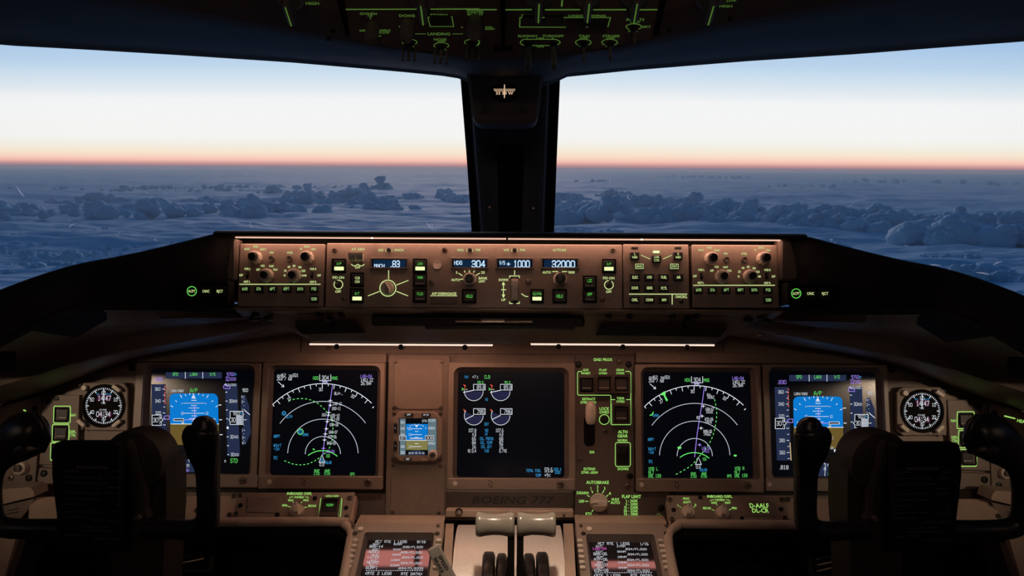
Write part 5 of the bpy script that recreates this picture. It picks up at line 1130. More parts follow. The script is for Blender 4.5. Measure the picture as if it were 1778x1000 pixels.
# ================================================================== control yokes
YF = Frame(0.95, 840, 0)
def yoke(label, sx, shx, shy, lean_):
    X = (lambda x: x) if sx < 0 else (lambda x: 1778-x+shx)
    Yy = (lambda y: y) if sx < 0 else (lambda y: y+shy)
    c = YF.px(X(190), Yy(918)); t = top('control_yoke', label, 'yoke', tuple(YF.M @ Vector((c[0], 0, c[1]))), 'control yokes')
    L = lambda x, y, d=0.: (lambda p: (p[0]-c[0], d, p[1]-c[1]))(YF.px(X(x), Yy(y), d))
    k = .95/1400
    # inner horn: stem and grip in one surface
    H = [(250,917,17,17,0),(300,919,17,17,0),(335,920,18,17,0),(356,910,20,18,-.002),(362,888,19.5,18,-.004),(361.5,850,19.5,18,-.006),(361,825,20,19,-.008),(359,806,23,20,-.01),(355,790,27,21,-.012),(351.5,776,29.5,22,-.014),(349,762,31.5,22,-.015),(348.5,752,31,21,-.016),(350,746,28,20,-.016),(354,742,23,18,-.017),(354.5,734,20,16,-.017),(353,727,15,13,-.018),(352,722.5,7,7,-.018)]
    mb = MB(); loops = []; P = smooth([(x, y, a, b, d) for x, y, a, b, d in H], 3); n = 20
    pts = [Vector(L(x, y, d)) for x, y, a, b, d in P]
    for i, (x, y, a, b, d) in enumerate(P):
        tg = (pts[min(i+1, len(pts)-1)]-pts[max(i-1, 0)]); tg.y = 0; tg.normalize()
        if i > 12*2.2: tg = Vector((0, 0, 1)).lerp(tg, .25).normalized()
        nx = Vector((tg.z, 0, -tg.x)); loops.append([tuple(pts[i] + nx*a*k*math.cos(2*math.pi*j/n) + Vector((0, 1, 0))*b*k*math.sin(2*math.pi*j/n)) for j in range(n)])
    mb.loft(loops, 'yoke', True, True); o = mb.build('inner_horn', t)
    mb = MB(); p = L(331, 752, -.030); mb.prism(rr(p[0], p[2], 16*k, 12*k, 3*k), -.033, -.022, 'black', .002); mb.build('trim_switch', o)
    mb = MB(); p = L(352, 800, -.02); mb.tube([L(368,745,-.030), L(374,775,-.030), L(371,820,-.024), L(371,870,-.02)], [.0012, .002, .002, .001], 'black', 8); mb.build('grip_seam', o)
    # outer horn: overhanging grip head
    H = [(130,917,17,17,0),(60,918,17,17,0),(10,916,18,17,0),(-12,902,20,18,-.002),(-18,870,20,18,-.006),(-18,835,21,19,-.010),(-12,806,24,22,-.014),(6,783,31,26,-.018),(24,768,37,30,-.022),(42,756,39,30,-.026),(58,752,35,27,-.028),(70,752,27,22,-.028),(79,754,14,12,-.028),(83,756,4,4,-.028)]
    P = smooth([(x, y, a, b, d) for x, y, a, b, d in H], 3); mb = MB(); loops = []; pts = [Vector(L(x, y, d)) for x, y, a, b, d in P]
    for i, (x, y, a, b, d) in enumerate(P):
        tg = (pts[min(i+1, len(pts)-1)]-pts[max(i-1, 0)]); tg.y = 0; tg.normalize(); nx = Vector((tg.z, 0, -tg.x))
        loops.append([tuple(pts[i] + nx*a*k*math.cos(2*math.pi*j/n) + Vector((0, 1, 0))*b*k*math.sin(2*math.pi*j/n)) for j in range(n)])
    mb.loft(loops, 'yoke', True, True); o = mb.build('outer_horn', t)
    mb = MB(); p = L(52, 780, -.03); mb.lathe(p[0], p[2], [(14*k, -.02), (14*k, -.045), (11*k, -.049), (5*k, -.050)], 'black', 20); mb.build('thumb_switch', o)
    mb = MB(); mb.tube([L(62,718,-.044), L(74,738,-.046), L(80,762,-.044), L(74,784,-.04)], [.003, .0055, .0055, .003], 'black', 12); mb.build('trim_switch', o)
    # hub, fairing and column
    mb = MB(); p = L(212, 812); prof = [(54*k, .075), (58*k, .06), (58*k, .03), (55*k, .022), (40*k, .018)]
    mb.loft([[(p[0]+r*math.cos(2*math.pi*j/40), y, p[2]+r*math.sin(2*math.pi*j/40)) for j in range(40)] for r, y in prof], 'yoke_cover', True, True); mb.build('hub_disc', t)
    mb = MB(); rows = []
    for x0, x1, y in ((158, 268, 812), (156, 270, 850), (156, 270, 905), (170, 266, 960), (176, 262, 1060), (176, 262, 1500)):
        a, b = L(x0, y), L(x1, y); rows.append([(a[0], .03, a[2]), (b[0], .03, b[2]), (b[0], .09, b[2]), (a[0], .09, a[2])])
    mb.loft(rows, 'yoke_cover', True, True); mb.build('column', t)
    mb = MB(); P = [(205,770),(217,766),(228,780),(232,800),(240,830),(246,860),(246,890),(252,904),(228,906),(222,880),(222,840),(214,806)]
    a = [L(x, y, 0) for x, y in P]; mb.prism([(p[0], p[2]) for p in a], .006, .028, 'yoke_cover', .004); mb.build('fairing', t)
    for x, y, r in ((208,776,7),(238,900,6)): p = L(x, y); mb = MB(); mb.lathe(p[0], p[2], [(r*k, .006), (r*k, .001), (r*.6*k, -.001)], 'knob_dark', 14); mb.build('bolt', t)
    # checklist plate
    P = [(108,765),(210,765),(216,771),(216.5,830),(215,948),(120,944),(116,938),(110,880),(103,820),(103,780)]
    mb = MB(); a = [L(x, y, 0) for x, y in P]; mb.prism([(p[0], p[2]) for p in a], -.016, .004, 'black_matt', .0012); o = mb.build('checklist_plate', t)
    m = MB(); Z = -.0163
    def W(tx, x, y, w, h=3.0):
        p = L(x, y, Z); m.text(tx, p[0], p[2], h*k, 'plate_text' if h > 4 else 'ink_pale', Z, w=w*k, rot=R(-1.2)*(1 if sx < 0 else -1))
    dx = (lambda x: x) if sx < 0 else (lambda x: 318-x)
    W('EVACUATION', dx(160), 811.5, 53, 5)
    for l, r, y, wl, wr in (('Parking Brake', 'SET C', 817.5, 30, 13), ('Outflow Valve Switches (both)', 'MAN C', 828.5, 64, 19), ('Outflow Valve Manual Switches (both)', '', 838.5, 76, 0), ('', 'OPEN F/O', 846.5, 0, 24), ('Fuel Control Switches (both)', 'CUTOFF C', 855.5, 62, 26),
                            ('Advise the cabin to evacuate', 'C', 865.5, 62, 3), ('Advise the tower', 'F/O', 875.5, 36, 6), ('Engine Fire Switches (both)', 'PULL C', 888, 62, 19), ('APU Fire Switch', '', 897.5, 38, 0), ('', 'OVERRIDE & PULL C', 904, 0, 50), ('If an engine or APU fire', '', 914, 52, 0), ('warning light is illuminated', '', 920.5, 58, 0), ('Related Fire Switch', '', 928.5, 44, 0), ('', 'ROTATE & HOLD C', 935.5, 0, 48)):
        ind = 24 if y in (914, 920.5) else 0
        if wl: W(l, 112+wl/2+ind if sx < 0 else 207-wl/2-ind, y, wl)
        if wr: W(r, 208-wr/2 if sx < 0 else 110+wr/2, y, wr)
    m.build('lettering', o)
yoke('black control yoke in front of the left displays', -1, 0, 0, 0)
yoke('black control yoke in front of the right displays', 1, -18, 2, 0)
# ================================================================== overhead panel
OF = Frame(1.08, 100, -63)
O1, O2 = (450, 0, .21372), (820, 0, .25872)
t = Thing('overhead_panel', 'dark overhead panel with dim green lettering and hanging switches', 'overhead panel', OF, 889, 90, FULL)
edge = [(150,-18),(220,-2),(500,50),(590,70),(700,88),(800,100),(880,104),(960,101),(1060,86),(1150,64),(1250,43),(1500,-4),(1600,-22)]
mb = MB(); mb.prism(t.poly(edge+[(1700,-120),(78,-120)]), 0, .03, 'liner', .001); t.build(mb, 'housing')
mb = MB(); mb.prism(t.poly([(592,-60),(606,66),(700,84),(870,99),(1050,82),(1142,62),(1164,-60)], -.002), -.004, 0, 'liner', .001); t.build(mb, 'face_plate')
mb = MB(); mb.prism(t.poly([(574,-40),(590,-40),(608,64),(600,62)], -.006), -.006, 0, 'black_matt', .001); mb.build('side_seam', t.root)
mb = MB(); mb.prism(t.poly([(1166,-40),(1152,-40),(1134,62),(1144,62)], -.006), -.006, 0, 'black_matt', .001); mb.build('side_seam', t.root)
mb = MB(); mb.prism(t.poly([(868,-40),(878,-40),(877,88),(870,88)], -.006), -.008, 0, 'black_matt', .001); mb.prism(t.poly([(858,82),(890,82),(890,88),(858,88)], -.006), -.008, 0, 'black_matt', .001); mb.build('centre_strut', t.root)
m = MB(); Z = -.0044; G = 'green_dim'
s = object.__new__(Thing); s.__dict__.update(t.__dict__)
def W(crop, tx, x, y, w, h, g=G, ro=0):
    s.crop = crop; s.k = t.k*crop[2]; s.txt(m, tx, x, y, h, g, w=w, y0=Z, rot=ro)
def Ls(crop, pts, w=7, g=G): s.crop = crop; s.k = t.k*crop[2]; s.ln(m, pts, w, g, Z)
def El(crop, x, y, rx, ry, a0=0, a1=360, w=6): s.crop = crop; s.k = t.k*crop[2]; s.arc(m, x, y, rx, a0, a1, w, G, Z, 28, ry=ry)
for tx, x, y, w, h in (('OVHD/',888,112,136,24),('CB',898,130,36,20),('DOME',1200,128,124,26),('STORM',1462,124,138,26),('ON',1472,156,64,20),('LANDING',1460,276,182,28),('LEFT',1214,311,66,22),('NOSE',1470,321,102,24),('OFF',1478,338,60,18),('GLARE',838,248,50,20),('SHIELD',1020,248,92,22),('FLOOD',1016,266,84,18),('HIGH',432,28,104,26)): W(O1, tx, x, y, w, h)
for x0, x1, y in ((700,1280,77),(1392,1790,75)): Ls(O1, [(x0,y),(x1,y-2)], 11)
Ls(O1, [(1268,276),(1352,276)], 5); Ls(O1, [(1570,276),(1656,276)], 5); Ls(O1, [(1370,140),(1566,136),(1580,216),(1388,216),(1370,140)], 6)
for x, y in ((1222,344),(1480,370),(1728,344)): El(O1, x, y, 60, 24, -40, 215, 6)
for x, y in ((1256,378),(1512,402),(1756,378),(904,150),(1140,216),(1648,222)): Ls(O1, [(x-6,y),(x+6,y)], 10)
Ls(O1, [(952,290),(990,294)], 8)
for tx, x, y, w, h in (('MASTER',20,80,104,18),('BRIGHT',20,97,100,16),('BEACON',378,104,92,18),('ON',400,128,52,16),('NAV',545,104,68,18),('ON',546,128,52,16),('LOGO',694,106,92,18),('WING',846,106,96,18),('RUNWAY',372,242,130,20),('TURNOFF',542,242,138,20),('L',372,258,12,14),('OFF',455,258,54,16),('R',540,258,14,14),('ON',456,312,48,18),
                       ('TAXI',752,242,74,20),('OFF',748,256,54,16),('STROBE',932,242,112,20),('OFF',928,256,56,16),('IND LTS',1094,132,116,20),('TEST',1092,150,68,18),('BRT',1170,180,54,18),('D',1056,208,20,16),('B',1102,208,14,16),('O',726,310,16,14),('O',902,310,16,14),('I',940,310,8,14),('PUSH',112,184,46,16),('ON/OFF',118,196,64,12),('HIGH',1702,42,84,18),('LOW',1740,4,60,16)): W(O2, tx, x, y, w, h)
for x0, x1 in ((216,400),(488,724),(812,1034),(1124,1256),(-40,164)): Ls(O2, [(x0,66),(x1,65)], 10)
Ls(O2, [(604,0),(600,44)], 10); Ls(O2, [(628,183),(318,182),(320,118),(928,118),(910,182)], 6); Ls(O2, [(756,182),(776,182)], 6)
for x, y in ((745,285),(922,285)): El(O2, x, y, 52, 22, -50, 230, 6)
El(O2, 1084, 180, 52, 20, -50, 230, 6); El(O2, 22, 285, 26, 22, -80, 90, 6)
pts = [(x, y) for x, y in ((350,264),(560,264),(586,276),(590,288),(572,302),(540,306),(360,306),(332,300),(322,286),(332,270),(350,264))]; Ls(O2, pts, 6)
t.build(m, 'lettering')
# switches: toggles hang down towards the seats
def hang(px, py, r, ln_, fat=1.0, name='toggle_switch', mm='liner', tip=None):
    p = t.at(px, py); q = r*t.k; mb = MB(); mb.lathe(p[0], p[1], [(q, -.003), (q, -.006), (q*.6, -.008)], 'black', 16)
    mb.tube([(p[0], -.004, p[1]), (p[0], -.004-ln_*.7, p[1]-ln_*.1), (p[0], -.004-ln_, p[1]-ln_*.15)], [q*.35*fat, q*.5*fat, q*.45*fat], mm, 12, up=(1,0,0)); o = t.build(mb, name)
    if tip:
        c = MB(); c.lathe(p[0], p[1]-ln_*.15, [(q*.5*fat, -.003-ln_), (q*.5*fat, -.006-ln_), (q*.3*fat, -.0075-ln_)], tip, 12); t.build(c, 'tip', parent=o)
mat('switch_grey', (.16,.14,.125), .5, vary=.05)
for x, y in ((711,74),(766,79),(821,74)):
    hang(x, y, 6, .018)
    mb = MB(); 
    for dx in (-10, 0, 10): p = t.at(x+dx, y+2); mb.tube([(p[0], -.003, p[1]), (p[0], -.026, p[1]-.003)], [.0012, .0022], 'switch_grey', 8, up=(1,0,0))
    t.build(mb, 'switch_guard')
for x, y in ((917,74),(961,74)): hang(x, y, 7, .034, 1.5, mm='switch_grey', tip='knob_dark')
for x, y in ((1013,73),(1059,73),(1100,46)): hang(x, y, 6, .022, .8, tip='knob_dark')
for x, y, r in ((648,40,12),(708,36,12),(825,30,14)):
    p = t.at(x, y); q = r*t.k; mb = MB(); mb.lathe(p[0], p[1], [(q, -.004), (q*.95, -.026), (q*.8, -.032)], 'switch_grey', 24, .08, 8); t.build(mb, 'rotary_knob')
for x, y in ((506,6),(735,4),(935,0),(1020,0),(1101,0),(1230,4)):
    p = t.at(x, y-16); q = t.k; mb = MB(); mb.lathe(p[0], p[1], [(22*q, -.003), (22*q, -.010), (17*q, -.013)], 'switch_grey', 28, .04, 8)
    mb.prism(rr(p[0], p[1]-4*q, 11*q, 44*q, 4*q), -.034, -.01, 'switch_grey', .002); o = t.build(mb, 'rotary_knob')
    mb = MB(); mb.line([(p[0], p[1]-24*q), (p[0], p[1]+16*q)], 2.2*q, 'green_dim', -.0345); t.build(mb, 'pointer_line', parent=o)
for x0, y0, x1, y1 in ((747,30,783,44),(907,29,940,43),(946,29,978,43),(984,38,1018,49),(1022,38,1054,49)):
    mb = MB(); mb.prism(t.rect(x0, y0, x1, y1, 2, off=-.008), -.009, -.003, 'button', .001); t.build(mb, 'push_button')
# round tail of screws on the front lip of the overhead panel
for x, y in ((570,66),(578,52),(1162,50),(1268,30)): screw(t, x, y, 4, True, -.001)

# ================================================================== headliner above the windows
WT = [(-420,40,1.15),(-100,66,1.22),(0,77,1.26),(150,85,1.30),(300,94,1.34),(500,107,1.38),(700,124,1.40),(790,133,1.41),(830,150,1.41),(948,150,1.41),(985,132.5,1.41),(1100,121,1.40),(1300,105,1.38),(1500,92,1.34),(1640,81,1.30),(1778,71,1.26),(1878,62,1.22),(2200,34,1.15)]
OE = [(-420,-150),(-60,-60),(60,-33),(220,-2),(360,24),(500,50),(700,88),(790,99),(850,103),(930,103),(985,98),(1060,86),(1250,43),(1380,19),(1500,-4),(1640,-30),(1760,-55),(2200,-150)]
def onOF(x, y, off=.0): p = OF.px(x, y, off); return OF.M @ Vector((p[0], off, p[1]))
a = resample([P3(*p) for p in WT], 80)
b = resample([onOF(x, y, -.002) for x, y in OE], 80)
def match(A_, B_):                                          # pair by angle so that rows do not shear
    out = []
    for p in A_:
        tx = p.x/p.y; best = min(range(len(B_)-1), key=lambda i: 0 if (B_[i].x/B_[i].y-tx)*(B_[i+1].x/B_[i+1].y-tx) <= 0 else 1+min(abs(B_[i].x/B_[i].y-tx), abs(B_[i+1].x/B_[i+1].y-tx)))
        l, r = B_[best].x/B_[best].y, B_[best+1].x/B_[best+1].y; u = min(1, max(0, (tx-l)/(r-l) if r != l else 0)); out.append(B_[best].lerp(B_[best+1], u))
    return out
b = match(a, b)
rows = [[p+Vector((0, .30, .26)) for p in a], [p+Vector((0, .06, .02)) for p in a], [p+Vector((0, .012, .002)) for p in a], a, [p+Vector((0, -.008, .003)) for p in a]]
rows += [[p.lerp(q, k)+Vector((0, -.02*math.sin(math.pi*k), -.006*math.sin(math.pi*k))) for p, q in zip(a, b)] for k in (.2, .5, .8)] + [b, [q+Vector((0, -.30, .17)) for q in b], [q+Vector((0, -.75, .42)) for q in b]]
mb = MB(); mb.loft([[tuple(p) for p in r] for r in rows], 'liner', closed=False)
o = mb.build('ceiling'); o.matrix_world = B; prop(o, kind='structure')

# ================================================================== centre post, compass
def row(x0, x1, y, D, dep, inset_=0.): a, c = P3(x0, y, D), P3(x1, y, D); return [(a.x, a.y, a.z), (c.x, c.y, c.z), (c.x, c.y+dep, c.z), (a.x, a.y+dep, a.z)]
mb = MB(); mb.loft([row(797, 974, 100, 1.50, .05), row(799.5, 972.5, 136, 1.50, .05), row(810, 967, 270, 1.50, .05), row(819, 962, 404, 1.50, .05), row(823, 960, 440, 1.50, .05)], 'black_matt', True, True)
o = mb.build('trim_1'); o.matrix_world = B; prop(o, kind='structure'); post = o
mb = MB(); rows_ = []
for y, l, r in ((120, 811, 957), (136, 812, 956), (270, 822, 951), (404, 833, 946), (440, 836, 944)):
    q = [P3(l, y, 1.50), P3(l+5, y, 1.475), P3(l+14, y, 1.468), P3(r-14, y, 1.468), P3(r-5, y, 1.475), P3(r, y, 1.50)]; rows_.append([tuple(v) for v in q])
mb.loft(rows_, 'post', True, True); mb.build('post_cover', post)
mb = MB(); mb.loft([row(862, 912, 200, 1.466, .006), row(864, 909, 300, 1.466, .006), row(866, 906, 404, 1.466, .006), row(867, 905, 440, 1.466, .006)], 'black_matt', True, True); mb.build('centre_channel', post)
for x, y in ((850, 360), (926, 362), (848, 160)): p = P3(x, y, 1.466); mb = MB(); mb.lathe(p.x, p.z, [(.003, p.y+.002), (.003, p.y-.001), (.002, p.y-.002)], 'screw', 12); mb.build('screw', post)
cp = P3(887, 235, 1.40); t = top('correction_card', 'small grey correction card on the dark window post', 'card', tuple(cp))
w, h = 50*1.40/1400, 36*1.4/1400; mb = MB(); mb.ring(rr(0, 0, w, h, .001), rr(0, 0, w*.93, h*.9, .0005), -.003, .068, 'black', .0006); mb.build('frame', t)
mb = MB(); mb.prism(rr(0, 0, w*.93, h*.9, .0005), -.0012, .002, 'post', .0002); o = mb.build('card', t); mb = MB()
for i in range(6):
    for j in range(5):
        if j != 2: mb.text(('N','30','60','E','12','15')[i] if j in (0, 3) else '%03d' % (i*30+(1 if i % 2 else 2)), (-.36+.18*j)*w, (.36-.145*i)*h, .0022, 'ink_pale', -.0016)
mb.build('figures', o)
# compass housing hanging from the headliner
hp = P3(876, 165, 1.26); t = top('compass', 'dark magnetic compass housing hanging at the top of the window post', 'compass', tuple(hp))
mb = MB(); D = 1.26; kk = D/1400; loops = []
P = [(809,95),(811,135),(817,180),(821,203),(825,212),(833,216.5),(850,217.5),(905,217.5),(922,216.5),(930,212),(934,203),(938,180),(943,135),(945,95)]
pl = [(P3(x, y, D).x-hp.x, P3(x, y, D).z-hp.z) for x, y in P]
mb.prism(pl, -.012, .03, 'liner', .005); mb.build('housing', t)
mb = MB(); mb.lathe(0, 0, [(40*kk, -.0125), (40*kk, -.0135), (37*kk, -.0138), (36*kk, -.0125)], 'liner', 40, cap=False); mb.build('bezel_ring', t)
mb = MB(); mb.loft([[(x, y, z) for x, z in circ(0, 0, 22*kk*r, 28, 15*kk*r)] for r, y in ((1.08, -.012), (1.05, -.015), (.98, -.0155), (.95, -.0125))], 'black'); mb.build('window_rim', t)
mb = MB(); mb.loft([[(x, y, z) for x, z in circ(0, 0, 21*kk*r, 28, 14.5*kk*r)] for r, y in ((1., -.0122), (.8, -.0132), (.4, -.0138), (.05, -.014))], 'black', False, True); lens = mb.build('lens', t)
mb = MB(); mb.text('33 30 W', 0, -.0006, .0042, 'compass_glow', -.0146, w=.027); mb.line([(0, -9*kk), (0, 14*kk)], 1.5*kk, 'compass_glow', -.0148)
for i in range(-8, 9): mb.line([(i*2.2*kk, 4*kk), (i*2.2*kk, 7*kk)], .8*kk, 'compass_glow', -.0146)
mb.line([(-17*kk, 3*kk), (17*kk, 3*kk)], .6*kk, 'compass_glow', -.0146); mb.build('compass_card', lens)
for x, y in ((842,126),(908,126),(842,194),(908,194)): p = P3(x, y, D); mb = MB(); mb.lathe(p.x-hp.x, p.z-hp.z, [(.0042, -.0115), (.0042, -.0135), (.003, -.0145)], 'black', 14); mb.build('screw', t)

# ================================================================== windshield, walls, floor
def slab(name, pts, thick, m, kind='structure'):
    """a flat pane or wall through cockpit frame points, given real thickness"""
    v = [Vector(p) for p in pts]; n = (v[1]-v[0]).cross(v[2]-v[0]).normalized()*thick
    mb = MB(); mb.loft([[tuple(p) for p in v], [tuple(p+n) for p in v]], m, True, True); o = mb.build(name, smooth=False); o.matrix_world = B; prop(o, kind=kind); return o
XW = 1.22
def pane(sx):
    return [(sx*.04, 1.56, -.10), (sx*(XW+.02), 1.28, -.10), (sx*(XW+.02), 1.20, .62), (sx*.04, 1.50, .62)]
w1 = slab('window_1', pane(-1), .010, 'glass'); w2 = slab('window_2', pane(1), -.010, 'glass')
def scratches(win, sx, marks, nm='scratches'):
    v = [Vector(p) for p in pane(sx)]; n = (v[1]-v[0]).cross(v[2]-v[0]).normalized(); mb = MB()
    def hit(x, y): x, y = unroll(x, y); d = Vector(((x-889)/F_PX, 1, -(y-500)/F_PX)); return d*(v[0].dot(n)/d.dot(n))
    for pts, w in marks:
        P = [hit(x, y) for x, y in pts]; k = w*.0005
        L = []
        for i, p in enumerate(P):
            tg = (P[min(i+1, len(P)-1)]-P[max(i-1, 0)]).normalized(); sd = tg.cross(n).normalized()*k*(.35 if i in (0, len(P)-1) else 1); off = n*(-.0006 if n.y > 0 else .0006); L.append([tuple(p+sd+off), tuple(p-sd+off)])
        mb.loft(L, 'scratch', closed=False)
    mb.build(nm, win)
rs = random.Random(11)
ML = [([(29,324),(34,331),(38,337),(43,342)],1.8), ([(120,396),(123,391),(131,388)],1.3), ([(121,381),(120,384)],1.), ([(252,332),(257,336)],1.4), ([(427,299),(430,303)],1.4), ([(738,384),(745,391),(752,399)],1.8), ([(742,390),(747,395)],2.2), ([(748,386),(751,392),(750,398)],1.2), ([(431,392),(434,387),(438,396)],1.4), ([(434,395),(438,391)],1.6), ([(202,407),(207,410)],1.5), ([(207,403),(205,408)],1.5), ([(267,415),(273,419)],1.4), ([(270,412),(271,418)],1.3), ([(8,428),(14,431)],1.2), ([(120,342),(124,343)],1.), ([(93,133),(98,141)],.7)]
MR = [([(1059,311),(1060,316),(1058,320)],1.4), ([(1091,335),(1090,343),(1094,347)],1.8), ([(1094,341),(1099,340)],1.4), ([(1190,290),(1193,293),(1195,290)],1.6), ([(1041,358),(1040,364)],1.2), ([(1067,381),(1064,386)],1.2), ([(1473,358),(1480,355)],1.8), ([(1480,352),(1484,350)],1.5), ([(1440,417),(1445,415),(1444,419)],1.8), ([(1570,426),(1578,427)],1.4), ([(1724,460),(1732,456),(1740,454)],1.8), ([(1726,458),(1733,452)],1.2), ([(1695,473),(1707,474),(1718,477)],2.2), ([(1614,459),(1624,460),(1634,461)],1.8), ([(1582,334),(1586,333)],1.3), ([(1586,385),(1589,386)],1.2), ([(1689,135),(1695,131)],.7), ([(1707,176),(1710,172)],.7), ([(1300,330),(1310,331)],.8)]
for n_, lo, hi, M_ in ((26, 10, 800, ML), (34, 980, 1768, MR)):
    for i in range(n_):
        x, y = rs.uniform(lo, hi), rs.uniform(290, 410); a_ = rs.uniform(0, 6.3); l = rs.uniform(.6, 2.4); M_.append(([(x, y), (x+l*math.cos(a_)*.6, y+l*math.sin(a_)*.6), (x+l*math.cos(a_), y+l*math.sin(a_))], rs.uniform(.5, 1.1)))
scratches(w1, -1, ML); scratches(w2, 1, MR)
for i, sx in enumerate((-1, 1)):
    nm = 'wall_' + ('left', 'right')[i]; X0 = sx*XW; X1 = sx*(XW+.05)
    mb = MB()
    for y0, y1, z0, z1 in ((-1.6, 1.6, -1.3, -.06), (-1.6, 1.6, .42, 1.1), (-1.6, .1, -.06, .42), (.98, 1.6, -.06, .42)): mb.box((min(X0, X1), y0, z0), (max(X0, X1), y1, z1), 'liner')
    o = mb.build(nm, smooth=False); o.matrix_world = B; prop(o, kind='structure')
    slab('window_%d' % (3+i), [(X0+sx*.02, .1, -.06), (X0+sx*.02, .98, -.06), (X0+sx*.02, .98, .42), (X0+sx*.02, .1, .42)], .01, 'glass')
def wbox(name, a, b, m): mb = MB(); mb.box(a, b, m); o = mb.build(name, smooth=False); o.matrix_world = B; prop(o, kind='structure'); return o
wbox('wall_front', (-XW, 1.56, -1.3), (XW, 1.62, -.08), 'black_matt')
wbox('wall_back', (-XW, -1.65, -1.3), (XW, -1.6, 1.1), 'liner')
wbox('floor', (-XW, -1.6, -1.35), (XW, 1.56, -1.3), 'floor')
mb = MB(); mb.box((-XW, -1.6, .80), (XW, .35, .85), 'liner'); mb.box((-XW, .30, .62), (XW, 1.6, .66), 'liner'); mb.box((-XW, .30, .62), (XW, .35, .85), 'liner'); o = mb.build('trim_2', smooth=False); o.matrix_world = B; prop(o, kind='structure')
# reading lamps at the pilots' sides, whose light glances off the outer displays
cone = lambda prof: [[(math.cos(2*math.pi*j/24)*r, math.sin(2*math.pi*j/24)*r, z) for j in range(24)] for r, z in prof]
for sx in (-1, 1):
    loc = Vector((sx*1.10, .25, .02)); t = top('reading_lamp', 'small tubular reading lamp on the %s cockpit wall, outside the picture' % ('left', 'right')[sx > 0], 'lamp', loc, 'reading lamps')
    aim = Vector((sx*.63, 1.29, -.15)) - loc; t.matrix_world = B @ Matrix.Translation(loc) @ aim.to_track_quat('-Z', 'Y').to_matrix().to_4x4()
    mb = MB(); mb.loft(cone(((.024, .07), (.042, .06), (.042, -.15), (.038, -.15), (.038, .05))), 'black_matt', True); mb.build('shade', t)
    mb = MB(); mb.loft(cone(((.030, .058), (.028, .05))), 'lamp_read', True, True); mb.build('bulb', t)
    mb = MB(); mb.tube([(sx*.14, 0, .09), (0, 0, .065)], .008, 'black', 10); mb.build('arm', t)
# map lamp in the overhead panel, a narrow cone on the thrust levers
dl = top('map_lamp', 'narrow warm map lamp set in the overhead panel above the levers', 'lamp', (0, .62, .42))
dl.matrix_world = B @ Matrix.Translation((0, .62, .42)) @ Matrix.Rotation(R(27), 4, 'X')
cone = lambda prof: [[(math.cos(2*math.pi*j/24)*r, math.sin(2*math.pi*j/24)*r, z) for j in range(24)] for r, z in prof]
mb = MB(); mb.loft(cone(((.022, .07), (.039, .06), (.039, -.09), (.035, -.09), (.035, .05))), 'black', True); mb.build('shade', dl)
mb = MB(); mb.loft(cone(((.030, .058), (.028, .052))), 'lamp_map', True, True); mb.build('bulb', dl)

wl = top('wall_light', 'dim warm light panel on the rear cockpit wall, behind the picture', 'lamp', (0, -1.585, .60))  # added glow panel out of view, lifts the dark headliner and compass
mb = MB(); mb.ring(rr(0, 0, .66, .24, .02), rr(0, 0, .60, .18, .015), -.015, .015, 'black'); mb.build('frame', wl)
mb = MB(); mb.box((-.30, -.004, -.09), (.30, .012, .09), 'liner'); mb.add([(-.298, .0135, -.088), (.298, .0135, -.088), (.298, .0135, .088), (-.298, .0135, .088)], [(0, 1, 2, 3)], 'lamp_wall'); mb.build('diffuser', wl)
# ================================================================== the cloud sea outside
def vnoise(x, y, seed):
    xi = np.floor(x).astype(np.int64); yi = np.floor(y).astype(np.int64); fx = x-xi; fy = y-yi
    u = fx*fx*fx*(fx*(fx*6-15)+10); v = fy*fy*fy*(fy*(fy*6-15)+10)
    def g(ix, iy, dx, dy):
        h = (ix*374761393 + iy*668265263 + seed*974711) & 0x7fffffff; h = ((h ^ (h >> 13))*1274126177) & 0x7fffffff; h = h ^ (h >> 16)
        a = (h % 4096)/4096*2*np.pi; return np.cos(a)*dx + np.sin(a)*dy
    n00 = g(xi, yi, fx, fy); n10 = g(xi+1, yi, fx-1, fy); n01 = g(xi, yi+1, fx, fy-1); n11 = g(xi+1, yi+1, fx-1, fy-1)
    return (n00*(1-u)+n10*u)*(1-v) + (n01*(1-u)+n11*u)*v
def fbm(x, y, seed, n=4, gain=.5):
    s_ = 0; a = 1.
    for i in range(n): s_ = s_ + a*vnoise(x, y, seed+i); x = x*2.03+7.1; y = y*2.03-3.7; a *= gain
    return s_
def billow(x, y, seed, n=5, gain=.55):
    s_ = 0; a = 1.; nn = 0
    for i in range(n): s_ = s_ + a*(1-np.abs(vnoise(x, y, seed+i))*2.2); nn += a; x = x*2.07+3.3; y = y*2.07+9.1; a *= gain
    return s_/nn
H = 520.
NA, NR = 1100, 620
az = np.linspace(R(-44), R(44), NA); dep = np.concatenate([np.linspace(R(11.5), R(.9), NR-60), np.linspace(R(.88), R(.35), 60)]); rad = H/np.tan(dep)
AZ, RD = np.meshgrid(az, rad); GX = RD*np.sin(AZ); GY = RD*np.cos(AZ)
wx = fbm(GX/2600, GY/2600, 50, 3)*900
hgt = fbm((GX+wx)/3200, GY/1300, 70, 5)*78 + fbm(GX/900, GY/700, 75, 4)*34 + 30*np.abs(fbm((GX+wx)/1200, GY/420, 85, 4)) + 7*fbm(GX/260, GY/420, 80, 3)
GZ = -H + hgt
co = np.stack([GX, GY, GZ + EYE.z], -1).reshape(-1, 3)
me = bpy.data.meshes.new('cloud_sea'); nv = NA*NR; nf = (NA-1)*(NR-1)
ii, jj = np.meshgrid(np.arange(NR-1), np.arange(NA-1), indexing='ij'); b0 = (ii*NA+jj).ravel(); fc = np.stack([b0, b0+1, b0+NA+1, b0+NA], -1).ravel().astype(np.int32)
